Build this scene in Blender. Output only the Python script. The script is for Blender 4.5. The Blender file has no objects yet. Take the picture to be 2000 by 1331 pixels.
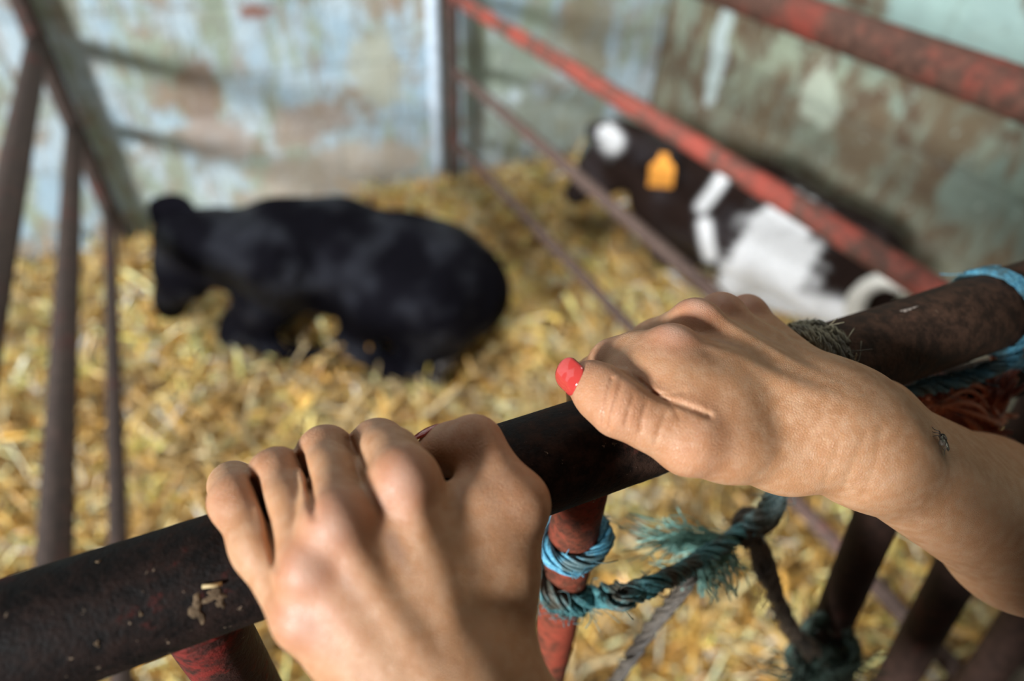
import bpy, math, random
import numpy as np
from mathutils import Vector, Matrix

rng = np.random.default_rng(11)
random.seed(11)
scene = bpy.context.scene
COL = scene.collection
V = lambda *a: np.array(a, dtype=np.float64)

# ------------------------------------------------------------------ camera
cam_data = bpy.data.cameras.new('camera')
cam = bpy.data.objects.new('camera', cam_data)
COL.objects.link(cam)
cam.matrix_world = Matrix((
    (0.90047546, 0.26076485, -0.34805983, 0.0),
    (-0.4332568, 0.60751371, -0.66574442, 0.0),
    (0.03784837, 0.7502858, 0.66002933, 1.40),
    (0, 0, 0, 1)))
cam_data.sensor_width = 36.0
cam_data.lens = 1248.065 / 2000 * 36.0
cam_data.clip_start = 0.01
cam_data.dof.use_dof = True
cam_data.dof.focus_distance = 0.232
cam_data.dof.aperture_fstop = 3.9
scene.camera = cam

# ------------------------------------------------------------------ light
world = bpy.data.worlds.new('world')
scene.world = world
world.use_nodes = True
wbg = world.node_tree.nodes['Background']
wbg.inputs[0].default_value = (1.0, 0.93, 0.84, 1)
wbg.inputs[1].default_value = 0.055


def area(name, loc, target, sx, sy, power, color):
    d = bpy.data.lights.new(name, 'AREA')
    d.shape = 'RECTANGLE'
    d.size, d.size_y = sx, sy
    d.energy = power
    d.color = color
    o = bpy.data.objects.new(name, d)
    COL.objects.link(o)
    o.location = loc
    o.rotation_euler = (Vector(target) - Vector(loc)).to_track_quat('-Z', 'Y').to_euler()
    return o


# daylight through the shed's open doorway, behind and left of the pen
area('doorway_daylight', (-6.1, -2.5, 3.05), (0.2, 1.0, 0.6), 0.9, 1.2, 1230, (0.97, 0.985, 1.0))
# added fill lamp above the pen, brightens the straw
fill = area('straw_fill', (0.62, 1.42, 2.8), (0.60, 1.30, 0.0), 0.9, 0.9, 15, (1.0, 0.98, 0.95))
fill.data.spread = math.radians(88)
scene.view_settings.view_transform = 'Standard'
scene.view_settings.look = 'None'
scene.view_settings.exposure = 0.0
scene.view_settings.gamma = 1.0

# ------------------------------------------------------------------ nodes


class N:
    """small helper that writes a material's node tree"""

    def __init__(self, name):
        self.m = bpy.data.materials.new(name)
        self.m.use_nodes = True
        self.t = self.m.node_tree
        self.b = self.t.nodes['Principled BSDF']
        self.tc = self.t.nodes.new('ShaderNodeTexCoord')

    def new(self, typ, **k):
        n = self.t.nodes.new(typ)
        for a, b in k.items():
            setattr(n, a, b)
        return n

    def put(self, sock, v):
        if isinstance(v, bpy.types.NodeSocket):
            self.t.links.new(v, sock)
        elif isinstance(v, (tuple, list)) and len(v) == 3 and sock.type == 'RGBA':
            sock.default_value = (*v, 1)
        else:
            sock.default_value = v

    def obj(self, scale=(1, 1, 1), off=(0, 0, 0)):
        mp = self.new('ShaderNodeMapping')
        self.t.links.new(self.tc.outputs['Object'], mp.inputs[0])
        mp.inputs['Scale'].default_value = scale
        mp.inputs['Location'].default_value = off
        return mp.outputs[0]

    def noise(self, vec, scale, detail=4, rough=0.55, dist=0.0):
        n = self.new('ShaderNodeTexNoise')
        self.put(n.inputs['Vector'], vec)
        n.inputs['Scale'].default_value = scale
        n.inputs['Detail'].default_value = detail
        n.inputs['Roughness'].default_value = rough
        n.inputs['Distortion'].default_value = dist
        return n.outputs[0]

    def voro(self, vec, scale, feature='F1', rnd=1.0):
        n = self.new('ShaderNodeTexVoronoi', feature=feature)
        self.put(n.inputs['Vector'], vec)
        n.inputs['Scale'].default_value = scale
        n.inputs['Randomness'].default_value = rnd
        return n.outputs['Distance']

    def ramp(self, v, a, b, lo=0.0, hi=1.0):
        n = self.new('ShaderNodeMapRange', interpolation_type='SMOOTHSTEP')
        self.put(n.inputs[0], v)
        for i, x in enumerate((a, b, lo, hi)):
            n.inputs[i + 1].default_value = x
        return n.outputs[0]

    def math(self, op, a, b=0.0):
        n = self.new('ShaderNodeMath', operation=op)
        self.put(n.inputs[0], a)
        self.put(n.inputs[1], b)
        return n.outputs[0]

    def mix(self, f, a, b, mode='MIX'):
        n = self.new('ShaderNodeMix', data_type='RGBA', blend_type=mode)
        self.put(n.inputs[0], f)
        self.put(n.inputs[6], a)
        self.put(n.inputs[7], b)
        return n.outputs[2]

    def attr(self, name, out='Fac'):
        n = self.new('ShaderNodeAttribute', attribute_name=name)
        return n.outputs[out]

    def blob(self, centre, radii, wob):
        """1 inside a ragged stain that stays at one place on the surface"""
        n = self.new('ShaderNodeVectorMath', operation='SUBTRACT')
        self.t.links.new(self.tc.outputs['Object'], n.inputs[0])
        n.inputs[1].default_value = centre
        d = self.new('ShaderNodeVectorMath', operation='DIVIDE')
        self.t.links.new(n.outputs[0], d.inputs[0])
        d.inputs[1].default_value = radii
        l = self.new('ShaderNodeVectorMath', operation='LENGTH')
        self.t.links.new(d.outputs[0], l.inputs[0])
        return self.ramp(self.math('ADD', l.outputs['Value'], wob), 1.15, 0.8)

    def bump(self, h, strength=0.3, dist=0.01):
        n = self.new('ShaderNodeBump')
        n.inputs['Strength'].default_value = strength
        n.inputs['Distance'].default_value = dist
        self.put(n.inputs['Height'], h)
        self.t.links.new(n.outputs[0], self.b.inputs['Normal'])

    def done(self, color, rough=0.6, metal=0.0, spec=0.5):
        self.put(self.b.inputs['Base Color'], color)
        self.put(self.b.inputs['Roughness'], rough)
        self.b.inputs['Metallic'].default_value = metal
        self.b.inputs['Specular IOR Level'].default_value = spec
        return self.m


def skin_material():
    n = N('skin')
    o = n.obj()
    tone = n.attr('tone')
    hue = n.attr('hue')
    mott = n.noise(o, 55, 5, 0.6)
    c = n.mix(n.ramp(mott, 0.3, 0.7), (0.37, 0.184, 0.086), (0.44, 0.230, 0.114))
    c = n.mix(n.ramp(n.noise(o, 230, 3), 0.35, 0.7), c, (0.46, 0.265, 0.148))
    c = n.mix(n.math('MULTIPLY', tone, 0.62), c, (0.42, 0.135, 0.080))
    c = n.mix(n.math('MULTIPLY', hue, 0.75), c, (0.54, 0.36, 0.26))
    vein = n.ramp(n.attr('vein'), 0.0, 1.0)
    c = n.mix(n.math('MULTIPLY', vein, 0.30), c, (0.28, 0.20, 0.17))
    cells = n.voro(n.obj((1, 1, 1)), 1100, 'DISTANCE_TO_EDGE', 0.9)
    lines = n.ramp(cells, 0.0, 0.16)
    fine = n.noise(o, 1500, 3, 0.6)
    wr = n.attr('wrinkle')
    h = n.math('ADD', n.math('MULTIPLY', lines, 0.55), n.math('MULTIPLY', fine, 0.5))
    h = n.math('MULTIPLY', h, n.math('ADD', 0.60, n.math('MULTIPLY', wr, 1.4)))
    n.bump(h, 0.55, 0.00035)
    m = n.done(c, n.ramp(mott, 0.2, 0.8, 0.52, 0.42), 0, 0.42)
    n.b.inputs['Subsurface Weight'].default_value = 0.32
    n.b.inputs['Subsurface Radius'].default_value = (1.0, 0.33, 0.17)
    n.b.inputs['Subsurface Scale'].default_value = 0.0055
    return m


def rust_material(name, dark, brown, paint, paint_lo, paint_hi, rough=0.5, scale=1.0, speck=True, seed=0.0):
    n = N(name)
    o = n.obj(off=(seed, seed * 0.7, 0))
    big = n.noise(o, 22 * scale, 6, 0.62)
    fine = n.noise(o, 160 * scale, 6, 0.7)
    grain = n.noise(o, 600 * scale, 3, 0.6)
    c = n.mix(n.ramp(fine, 0.35, 0.68), dark, brown)
    pm = n.math('ADD', n.math('MULTIPLY', big, 0.7), n.math('MULTIPLY', fine, 0.3))
    pmask = n.ramp(pm, paint_lo, paint_hi)
    c = n.mix(pmask, c, paint)
    if speck:
        c = n.mix(n.ramp(n.noise(o, 300 * scale, 4, 0.7), 0.66, 0.74), c, (0.27, 0.20, 0.14))
        c = n.mix(n.ramp(n.voro(o, 330 * scale), 0.16, 0.05), c, (0.012, 0.009, 0.009))
    if name == 'rusty_rail':                               # lighter and browner towards the right end
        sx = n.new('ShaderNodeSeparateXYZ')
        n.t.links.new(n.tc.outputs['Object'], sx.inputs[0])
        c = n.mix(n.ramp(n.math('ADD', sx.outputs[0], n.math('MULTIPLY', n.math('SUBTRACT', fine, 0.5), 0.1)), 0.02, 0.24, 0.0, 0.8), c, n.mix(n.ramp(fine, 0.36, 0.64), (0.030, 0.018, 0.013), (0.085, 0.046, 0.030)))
    h = n.math('ADD', n.math('MULTIPLY', fine, 0.7), n.math('MULTIPLY', grain, 0.45))
    n.bump(h, 0.55, 0.0016 / scale)
    return n.done(c, n.ramp(fine, 0.3, 0.75, rough + 0.08, rough + 0.3), 0.0, 0.10)


def rope_material(name, c1, c2, dirt):
    n = N(name)
    o = n.obj()
    c = n.mix(n.ramp(n.noise(o, 900, 4, 0.6), 0.35, 0.65), c1, c2)
    c = n.mix(n.ramp(n.noise(o, 60, 4, 0.6), 0.45, 0.62), c, dirt)
    n.bump(n.noise(o, 1800, 3), 0.5, 0.0006)
    return n.done(c, 0.5, 0, 0.5)


def wall_material(name, kind):
    n = N(name)
    o = n.obj()
    st = n.obj((1.0, 1.0, 0.32))
    big = n.noise(o, 2.2, 6, 0.62)
    mid = n.noise(o, 6.5, 7, 0.66, 0.4)
    streak = n.noise(st, 11, 6, 0.65)
    fine = n.noise(o, 38, 5, 0.65)
    wob = n.math('MULTIPLY', n.math('SUBTRACT', n.noise(o, 9, 6, 0.65), 0.5), 2.6)
    if kind == 'back':
        c = n.mix(n.ramp(big, 0.38, 0.62), (0.34, 0.48, 0.58), (0.50, 0.61, 0.67))
        c = n.mix(n.ramp(streak, 0.47, 0.60), c, (0.30, 0.36, 0.28))
        c = n.mix(n.ramp(mid, 0.53, 0.63), c, (0.30, 0.25, 0.19))
        grime = n.noise(n.obj((1.3, 1, 0.6)), 21, 6, 0.7)
        c = n.mix(n.ramp(grime, 0.50, 0.62, 0.0, 0.75), c, (0.27, 0.27, 0.23))
        c = n.mix(n.ramp(n.noise(n.obj((1.6, 1, 0.35)), 15, 5, 0.7), 0.55, 0.64, 0.0, 0.6), c, (0.30, 0.21, 0.15))
        for cx, cz, rx, rz, col in WALL_STAINS:
            c = n.mix(n.math('MULTIPLY', n.blob((cx, 0, cz), (rx, 100, rz), wob), 0.85), c, col)
    else:
        c = n.mix(n.ramp(big, 0.36, 0.62), (0.21, 0.31, 0.27), (0.28, 0.33, 0.24))  # dirty green-brown whitewash, darkened further for this wall's dim grazing light
        c = n.mix(n.ramp(streak, 0.44, 0.58), c, (0.15, 0.115, 0.07))
        c = n.mix(n.ramp(mid, 0.49, 0.61), c, (0.105, 0.068, 0.042))
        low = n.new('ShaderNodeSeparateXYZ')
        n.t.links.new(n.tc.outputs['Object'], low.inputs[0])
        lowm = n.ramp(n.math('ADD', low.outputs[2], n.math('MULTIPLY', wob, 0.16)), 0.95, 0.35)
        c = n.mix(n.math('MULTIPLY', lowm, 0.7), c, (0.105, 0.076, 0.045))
        for cy, cz, ry, rz, col in RIGHT_STAINS:
            c = n.mix(n.math('MULTIPLY', n.blob((0, cy, cz), (100, ry, rz), wob), 0.85), c, col)
    c = n.mix(n.ramp(fine, 0.60, 0.72), c, (0.60, 0.68, 0.70) if kind == 'back' else (0.36, 0.43, 0.37))
    c = n.mix(n.ramp(fine, 0.36, 0.27), c, (0.16, 0.13, 0.09))
    br = n.new('ShaderNodeTexBrick')
    sep = n.new('ShaderNodeSeparateXYZ')
    n.t.links.new(n.tc.outputs['Object'], sep.inputs[0])
    cmb = n.new('ShaderNodeCombineXYZ')
    n.t.links.new(sep.outputs[0 if kind == 'back' else 1], cmb.inputs[0])
    n.t.links.new(sep.outputs[2], cmb.inputs[1])
    n.t.links.new(cmb.outputs[0], br.inputs['Vector'])
    br.inputs['Scale'].default_value = 1.0
    br.inputs['Brick Width'].default_value = 0.44
    br.inputs['Row Height'].default_value = 0.215
    br.inputs['Mortar Size'].default_value = 0.010
    br.inputs['Mortar Smooth'].default_value = 0.6
    c = n.mix(n.math('MULTIPLY', br.outputs['Fac'], 0.22), c, (0.16, 0.17, 0.15))
    h = n.math('ADD', n.math('MULTIPLY', mid, 0.6), n.math('MULTIPLY', fine, 0.5))
    h = n.math('SUBTRACT', h, n.math('MULTIPLY', br.outputs['Fac'], 0.15))
    n.bump(h, 0.7, 0.02)
    return n.done(c, 0.75, 0, 0.35)


def plain(name, col, rough=0.6, spec=0.5, var=0.25, scale=60, bump=0.2, bd=0.002):
    n = N(name)
    o = n.obj()
    c2 = tuple(min(1, x * (1 + var)) for x in col)
    c1 = tuple(x * (1 - var) for x in col)
    f = n.noise(o, scale, 4)
    n.bump(f, bump, bd)
    return n.done(n.mix(n.ramp(f, 0.35, 0.65), c1, c2), rough, 0, spec)


# ------------------------------------------------------------------ meshes


def link(name, verts, faces, mat, parent=None, smooth=True, attrs=None):
    me = bpy.data.meshes.new(name)
    verts = np.asarray(verts, dtype=np.float32)
    if isinstance(faces, np.ndarray):
        k = faces.shape[1]
        me.vertices.add(len(verts))
        me.vertices.foreach_set('co', verts.ravel())
        me.loops.add(faces.size)
        me.loops.foreach_set('vertex_index', faces.astype(np.int32).ravel())
        me.polygons.add(len(faces))
        me.polygons.foreach_set('loop_start', np.arange(0, faces.size, k, dtype=np.int32))
        me.update(calc_edges=True)
        me.validate()
    else:
        me.from_pydata(verts.tolist(), [], faces)
    if smooth:
        me.polygons.foreach_set('use_smooth', np.ones(len(me.polygons), dtype=bool))
    for k, a in (attrs or {}).items():
        a = np.asarray(a, dtype=np.float32)
        if a.ndim == 1:
            at = me.attributes.new(k, 'FLOAT', 'POINT')
            at.data.foreach_set('value', a)
        else:
            at = me.attributes.new(k, 'FLOAT_COLOR', 'POINT')
            at.data.foreach_set('color', np.hstack([a, np.ones((len(a), 1), np.float32)]).ravel())
    me.materials.append(mat)
    o = bpy.data.objects.new(name, me)
    COL.objects.link(o)
    o.parent = parent
    return o


def tag(o, label=None, cat=None, group=None, kind=None):
    for k, v in (('label', label), ('category', cat), ('group', group), ('kind', kind)):
        if v:
            o[k] = v
    return o


def empty(name, loc, label, cat, group=None):
    o = bpy.data.objects.new(name, None)
    COL.objects.link(o)
    o.empty_display_size = 0.05
    o.location = loc
    return tag(o, label, cat, group)


class MB:
    """collects shapes that become ONE mesh"""

    def __init__(self):
        self.v, self.f = [], []

    def add(self, v, f):
        k = len(self.v)
        self.v += [tuple(map(float, p)) for p in v]
        self.f += [tuple(i + k for i in q) for q in f]

    def tube(self, pts, rad, seg=20, cap=True, squash=None):
        pts = [np.asarray(p, float) for p in pts]
        n = len(pts)
        rad = [rad] * n if np.isscalar(rad) else list(rad)
        T = []
        for i in range(n):
            t = pts[min(i + 1, n - 1)] - pts[max(i - 1, 0)]
            T.append(t / (np.linalg.norm(t) + 1e-12))
        a = np.cross(T[0], (0.31, 0.17, 0.93))
        if np.linalg.norm(a) < 0.1:
            a = np.cross(T[0], (1, 0, 0))
        a /= np.linalg.norm(a)
        vs, fs = [], []
        for i in range(n):
            a = a - T[i] * (a @ T[i])
            a /= np.linalg.norm(a) + 1e-12
            b = np.cross(T[i], a)
            for k in range(seg):
                q = 2 * math.pi * k / seg
                vs.append(pts[i] + rad[i] * (math.cos(q) * a + math.sin(q) * b))
        for i in range(n - 1):
            for k in range(seg):
                k2 = (k + 1) % seg
                fs.append((i * seg + k, i * seg + k2, (i + 1) * seg + k2, (i + 1) * seg + k))
        if cap:
            fs.append(tuple(range(seg))[::-1])
            fs.append(tuple((n - 1) * seg + k for k in range(seg)))
        self.add(vs, fs)
        return self

    def build(self, name, mat, parent=None, smooth=True):
        off, q = np.zeros(3), parent
        while q is not None:
            off = off + np.array(q.location)
            q = q.parent
        o = link(name, np.array(self.v) - off, self.f, mat, parent, smooth)
        return o


def spline(pts, n):
    """Catmull-Rom through the points, n samples"""
    P = np.array(pts, float)
    P = np.vstack([2 * P[0] - P[1], P, 2 * P[-1] - P[-2]])
    out = []
    m = len(P) - 3
    for q in np.linspace(0, m - 1e-6, n):
        i = int(q)
        t = q - i
        a, b, c, d = P[i:i + 4]
        out.append(0.5 * (2 * b + (c - a) * t + (2 * a - 5 * b + 4 * c - d) * t * t + (3 * b - a - 3 * c + d) * t ** 3))
    return np.array(out)


def frames(path):
    n = len(path)
    T = np.gradient(path, axis=0)
    T /= np.linalg.norm(T, axis=1)[:, None] + 1e-12
    a = np.cross(T[0], (0.31, 0.17, 0.93))
    a /= np.linalg.norm(a)
    A, Bv = [], []
    for i in range(n):
        a = a - T[i] * (a @ T[i])
        a /= np.linalg.norm(a)
        A.append(a)
        Bv.append(np.cross(T[i], a))
    return T, np.array(A), np.array(Bv)


def rope_mesh(mb, pts, r, twist=70.0, n=None, strands=3, fuzz=0, fuzz_len=0.012, lay=None):
    """a laid twine: strands twisted round the path, with loose fibres"""
    rough = spline(pts, 60)
    L = np.linalg.norm(np.diff(rough, axis=0), axis=1).sum()
    n = n or max(24, int(L / 0.0016))
    path = spline(pts, n)
    T, A, Bv = frames(path)
    s = np.concatenate([[0], np.cumsum(np.linalg.norm(np.diff(path, axis=0), axis=1))])
    m = strands * 4
    for k in range(m):
        inner = k % 3 == 0
        rr = r * (0.42 if inner else 0.74) * (1 + 0.10 * math.sin(k * 5.1))
        ph = 2 * math.pi * k / m + 0.5 * math.sin(k * 2.7) + (twist + 3 * math.sin(k * 1.9)) * 2 * math.pi * s
        wv = rr * (1 + 0.10 * np.sin(s * 260 + k * 1.7))
        q = path + wv[:, None] * (np.cos(ph)[:, None] * A + np.sin(ph)[:, None] * Bv)
        mb.tube(q, r * (0.30 if inner else 0.21) * (1 + 0.12 * np.sin(s * 500 + k)), 6)
    for _ in range(fuzz):
        i = random.randrange(2, n - 2)
        an = random.random() * 6.28
        d = math.cos(an) * A[i] + math.sin(an) * Bv[i]
        p0 = path[i] + d * r * 0.7
        ln = fuzz_len * random.uniform(0.4, 1.3)
        side = T[i] * random.uniform(-1, 1)
        p1 = p0 + (d * 0.7 + side) * ln * 0.5
        p2 = p1 + (d * random.uniform(-0.4, 0.7) + side + np.array([random.gauss(0, .5) for _ in range(3)])) * ln * 0.5
        mb.tube(spline([p0, p1, p2], 7), 0.00022, 4)
    return mb


def tuft(mb, base, direction, length, spread, count, rad=0.0004, curl=0.4):
    """a frayed end: loose fibres fanning out"""
    d = np.asarray(direction, float)
    d /= np.linalg.norm(d)
    for _ in range(count):
        w = np.array([random.gauss(0, 1) for _ in range(3)])
        p0 = np.asarray(base) + w * 0.0022
        ln = length * random.uniform(0.45, 1.1)
        e = d + spread * np.array([random.gauss(0, 1) for _ in range(3)])
        e /= np.linalg.norm(e)
        p1 = p0 + d * ln * 0.35 + w * 0.001
        p2 = p1 + e * ln * 0.4
        p3 = p2 + (e + curl * np.array([random.gauss(0, 1) for _ in range(3)])) * ln * 0.3
        mb.tube(spline([p0, p1, p2, p3], 8), rad, 4)
    return mb


# ------------------------------------------------------------------ smooth bodies
# A body is a distance field (rounded, tapered bones melted together) turned into one continuous skin.


def smin(a, b, k):
    h = np.maximum(k - np.abs(a - b), 0) / k
    return np.minimum(a, b) - h * h * k * 0.25


def cone(P, p0, r0, p1, r1, flat=None):
    p0 = np.asarray(p0, np.float32)
    p1 = np.asarray(p1, np.float32)
    Q = P - p0
    ba = p1 - p0
    if flat is not None:
        nrm, s = flat
        nrm = np.asarray(nrm, np.float32)
        nrm = nrm / np.linalg.norm(nrm)
        Q = Q + ((s - 1) * (Q @ nrm))[:, None] * nrm
        ba = ba + (s - 1) * (ba @ nrm) * nrm
    L2 = float(ba @ ba)
    if L2 < 1e-12:
        return np.sqrt((Q * Q).sum(1)) - r0
    t = np.clip((Q @ ba) / L2, 0, 1)
    D = Q - t[:, None] * ba
    return np.sqrt((D * D).sum(1)) - (r0 + (r1 - r0) * t)


def ball(P, c, r, flat=None):
    return cone(P, c, r, c, r, flat)


def surface(field, lo, hi, h):
    """surface nets over the 8-cell blocks that the surface crosses"""
    lo = np.asarray(lo, np.float64)
    nb = np.ceil((np.asarray(hi) - lo) / (8 * h)).astype(int)
    ii = np.stack(np.meshgrid(*[np.arange(k) for k in nb], indexing='ij'), -1).reshape(-1, 3)
    ctr = lo + (ii * 8 + 4) * h
    act = []
    for i in range(0, len(ctr), 200000):
        act.append(np.abs(field(ctr[i:i + 200000].astype(np.float32))) < 8 * h * 1.15)
    blocks = ii[np.concatenate(act)]
    g9 = np.stack(np.meshgrid(*[np.arange(9)] * 3, indexing='ij'), -1).reshape(-1, 3)
    dims = nb * 8 + 2
    cid = lambda c: (c[:, 0].astype(np.int64) * dims[1] + c[:, 1]) * dims[2] + c[:, 2]
    ids, pos, edges = [], [], []
    for bi in range(0, len(blocks), 400):
        bb = blocks[bi:bi + 400]
        gi = bb[:, None, :] * 8 + g9[None]
        F = field((lo + gi.reshape(-1, 3) * h).astype(np.float32)).reshape(len(bb), 9, 9, 9)
        S = F < 0
        acc = np.zeros((len(bb), 8, 8, 8, 3))
        cnt = np.zeros((len(bb), 8, 8, 8))
        for ax in range(3):
            o = [a for a in range(3) if a != ax]
            for da in (0, 1):
                for db in (0, 1):
                    s0 = [slice(0, 8)] * 3
                    s1 = [slice(0, 8)] * 3
                    s0[o[0]] = s1[o[0]] = slice(da, da + 8)
                    s0[o[1]] = s1[o[1]] = slice(db, db + 8)
                    s1[ax] = slice(1, 9)
                    f0, f1 = F[(slice(None), *s0)], F[(slice(None), *s1)]
                    cr = (f0 < 0) != (f1 < 0)
                    t = np.where(cr, f0 / (f0 - f1 + 1e-20), 0)
                    off = np.zeros((*t.shape, 3))
                    off[..., ax] = t
                    off[..., o[0]] = da
                    off[..., o[1]] = db
                    acc += off * cr[..., None]
                    cnt += cr
            s0 = [slice(0, 8)] * 3
            s1 = [slice(0, 8)] * 3
            s1[ax] = slice(1, 9)
            a, b = S[(slice(None), *s0)], S[(slice(None), *s1)]
            w = np.argwhere(a != b)
            if len(w):
                edges.append((ax, bb[w[:, 0]] * 8 + w[:, 1:], a[tuple(w.T)]))
        w = np.argwhere(cnt > 0)
        if len(w):
            c = bb[w[:, 0]] * 8 + w[:, 1:]
            ids.append(cid(c))
            pos.append(lo + (c + acc[tuple(w.T)] / cnt[tuple(w.T)][:, None]) * h)
    ids = np.concatenate(ids)
    pos = np.concatenate(pos)
    od = np.argsort(ids)
    ids, pos = ids[od], pos[od]
    faces = []
    for ax, c, ins in edges:
        o1, o2 = (ax + 1) % 3, (ax + 2) % 3
        q = []
        ok = np.ones(len(c), bool)
        for d1, d2 in ((0, 0), (1, 0), (1, 1), (0, 1)):
            cc = c.copy()
            cc[:, o1] -= d1
            cc[:, o2] -= d2
            ok &= (cc >= 0).all(1)
            k = cid(np.maximum(cc, 0))
            j = np.minimum(np.searchsorted(ids, k), len(ids) - 1)
            ok &= ids[j] == k
            q.append(j)
        q = np.stack(q, 1)
        q[~ins] = q[~ins][:, ::-1]
        faces.append(q[ok])
    faces = np.concatenate(faces)
    e = h * 0.4
    for _ in range(2):                                   # settle the vertices on the exact surface
        for i in range(0, len(pos), 300000):
            p = pos[i:i + 300000].astype(np.float32)
            d = field(p)
            g = np.stack([field(p + np.float32(e) * np.eye(3, dtype=np.float32)[a]) - field(p - np.float32(e) * np.eye(3, dtype=np.float32)[a]) for a in range(3)], 1) / (2 * e)
            g2 = np.maximum((g * g).sum(1), 0.25)
            pos[i:i + 300000] -= np.clip(d / g2, -h, h)[:, None] * g
    return pos, faces


def near(P, pts, r):
    """0..1 closeness of each point to any of the given points"""
    out = np.zeros(len(P))
    for p in pts:
        out = np.maximum(out, np.exp(-((P - np.asarray(p)) ** 2).sum(1) / (r * r)))
    return out


def segd(P, a, b):
    a, b = np.asarray(a, float), np.asarray(b, float)
    ba = b - a
    t = np.clip(((P - a) @ ba) / (ba @ ba), 0, 1)
    return np.linalg.norm(P - a - t[:, None] * ba, axis=1)


def polyd(P, pts):
    return np.min([segd(P, pts[i], pts[i + 1]) for i in range(len(pts) - 1)], axis=0)

WALL_STAINS = [
    (0.02, 0.61, 0.055, 0.10, (0.25, 0.17, 0.12)),
    (0.05, 0.46, 0.11, 0.075, (0.42, 0.36, 0.32)),
    (0.34, 0.47, 0.15, 0.07, (0.36, 0.29, 0.24)),
    (0.23, 0.84, 0.055, 0.028, (0.22, 0.07, 0.03)),
    (0.40, 0.27, 0.35, 0.10, (0.40, 0.35, 0.29)),
    (0.60, 0.62, 0.10, 0.14, (0.40, 0.42, 0.35)),
    (1.10, 0.60, 0.20, 0.10, (0.28, 0.34, 0.28)),
    (1.30, 0.35, 0.25, 0.12, (0.24, 0.27, 0.22)),
    (1.45, 0.66, 0.12, 0.20, (0.25, 0.22, 0.15)),
]
RIGHT_STAINS = [
    (1.90, 0.66, 0.05, 0.16, (0.48, 0.58, 0.58)),
    (1.05, 0.98, 0.25, 0.09, (0.30, 0.44, 0.42)),
    (1.40, 0.68, 0.09, 0.10, (0.40, 0.45, 0.36)),
    (1.20, 0.62, 0.10, 0.12, (0.14, 0.10, 0.06)),
]

# ------------------------------------------------------------------ setting
M_wall_back = wall_material('whitewash_back', 'back')
M_wall_right = wall_material('whitewash_right', 'right')
M_floor = plain('concrete', (0.13, 0.11, 0.085), 0.9, 0.2, 0.3, 12)

BACK_Y, RIGHT_X = 2.25, 1.80


def box(name, lo, hi, mat, kind=None):
    x0, y0, z0 = lo
    x1, y1, z1 = hi
    v = [(x0, y0, z0), (x1, y0, z0), (x1, y1, z0), (x0, y1, z0), (x0, y0, z1), (x1, y0, z1), (x1, y1, z1), (x0, y1, z1)]
    f = [(0, 3, 2, 1), (4, 5, 6, 7), (0, 1, 5, 4), (1, 2, 6, 5), (2, 3, 7, 6), (3, 0, 4, 7)]
    o = link(name, v, f, mat, None, False)
    return tag(o, kind=kind)


def wall_grid(name, origin, du, dv, nu, nv, mat, amp):
    """rendered wall face with slight unevenness and real thickness"""
    o = np.array(origin, float)
    du, dv = np.array(du, float), np.array(dv, float)
    nrm = np.cross(du, dv)
    nrm /= np.linalg.norm(nrm)
    r = np.random.default_rng(5)
    H = r.normal(0, 1, (nu + 1, nv + 1))
    for _ in range(3):
        H = (H + np.roll(H, 1, 0) + np.roll(H, -1, 0) + np.roll(H, 1, 1) + np.roll(H, -1, 1)) / 5
    H *= amp / (H.std() + 1e-9)
    v = [o + du * i / nu + dv * j / nv + nrm * H[i, j] for i in range(nu + 1) for j in range(nv + 1)]
    f = [(i * (nv + 1) + j, (i + 1) * (nv + 1) + j, (i + 1) * (nv + 1) + j + 1, i * (nv + 1) + j + 1) for i in range(nu) for j in range(nv)]
    k = len(v)
    back = -nrm * 0.2
    v += [o + back, o + du + back, o + du + dv + back, o + dv + back]
    rim = [i * (nv + 1) for i in range(nu + 1)]
    f.append(tuple(rim[::-1]) + (k, k + 1))
    f.append((k + 3, k + 2, k + 1, k))
    top = [i * (nv + 1) + nv for i in range(nu + 1)]
    f.append(tuple(top) + (k + 2, k + 3))
    f.append(tuple(range(nv + 1)) + (k + 3, k))
    f.append(tuple(range(nu * (nv + 1), nu * (nv + 1) + nv + 1))[::-1] + (k + 1, k + 2))
    return tag(link(name, v, f, mat), kind='structure')


wall_grid('wall_back', (-2.6, BACK_Y, 0), (4.6, 0, 0), (0, 0, 2.6), 92, 52, M_wall_back, 0.004)
wall_grid('wall_right', (RIGHT_X, BACK_Y, 0), (0, -3.4, 0), (0, 0, 2.6), 68, 52, M_wall_right, 0.004)
box('floor', (-3.2, -1.6, -0.1), (2.0, BACK_Y + 0.2, 0.0), M_floor, 'structure')

# ------------------------------------------------------------------ straw


def bed_height(x, y):
    h = 0.105 + 0.018 * np.sin(3.1 * x + 1.3) * np.cos(4.3 * y + 0.4) + 0.012 * np.sin(9 * x + 5 * y) + 0.010 * np.sin(14 * y - 8 * x + 1)
    h = h + 0.012 * np.sin(37 * x + 11 * y + 2 * np.sin(9 * y)) * np.sin(31 * y - 13 * x + 2 * np.sin(7 * x))
    h = h - 0.035 * np.exp(-((x - 0.28) ** 2 / 0.12 + (y - 1.36) ** 2 / 0.05))
    h = h + 0.05 * np.clip((y - 1.75) / 0.5, 0, 1) + 0.05 * np.exp(-((x - 0.72) ** 2 / 0.05 + (y - 1.95) ** 2 / 0.05))
    return h


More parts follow.
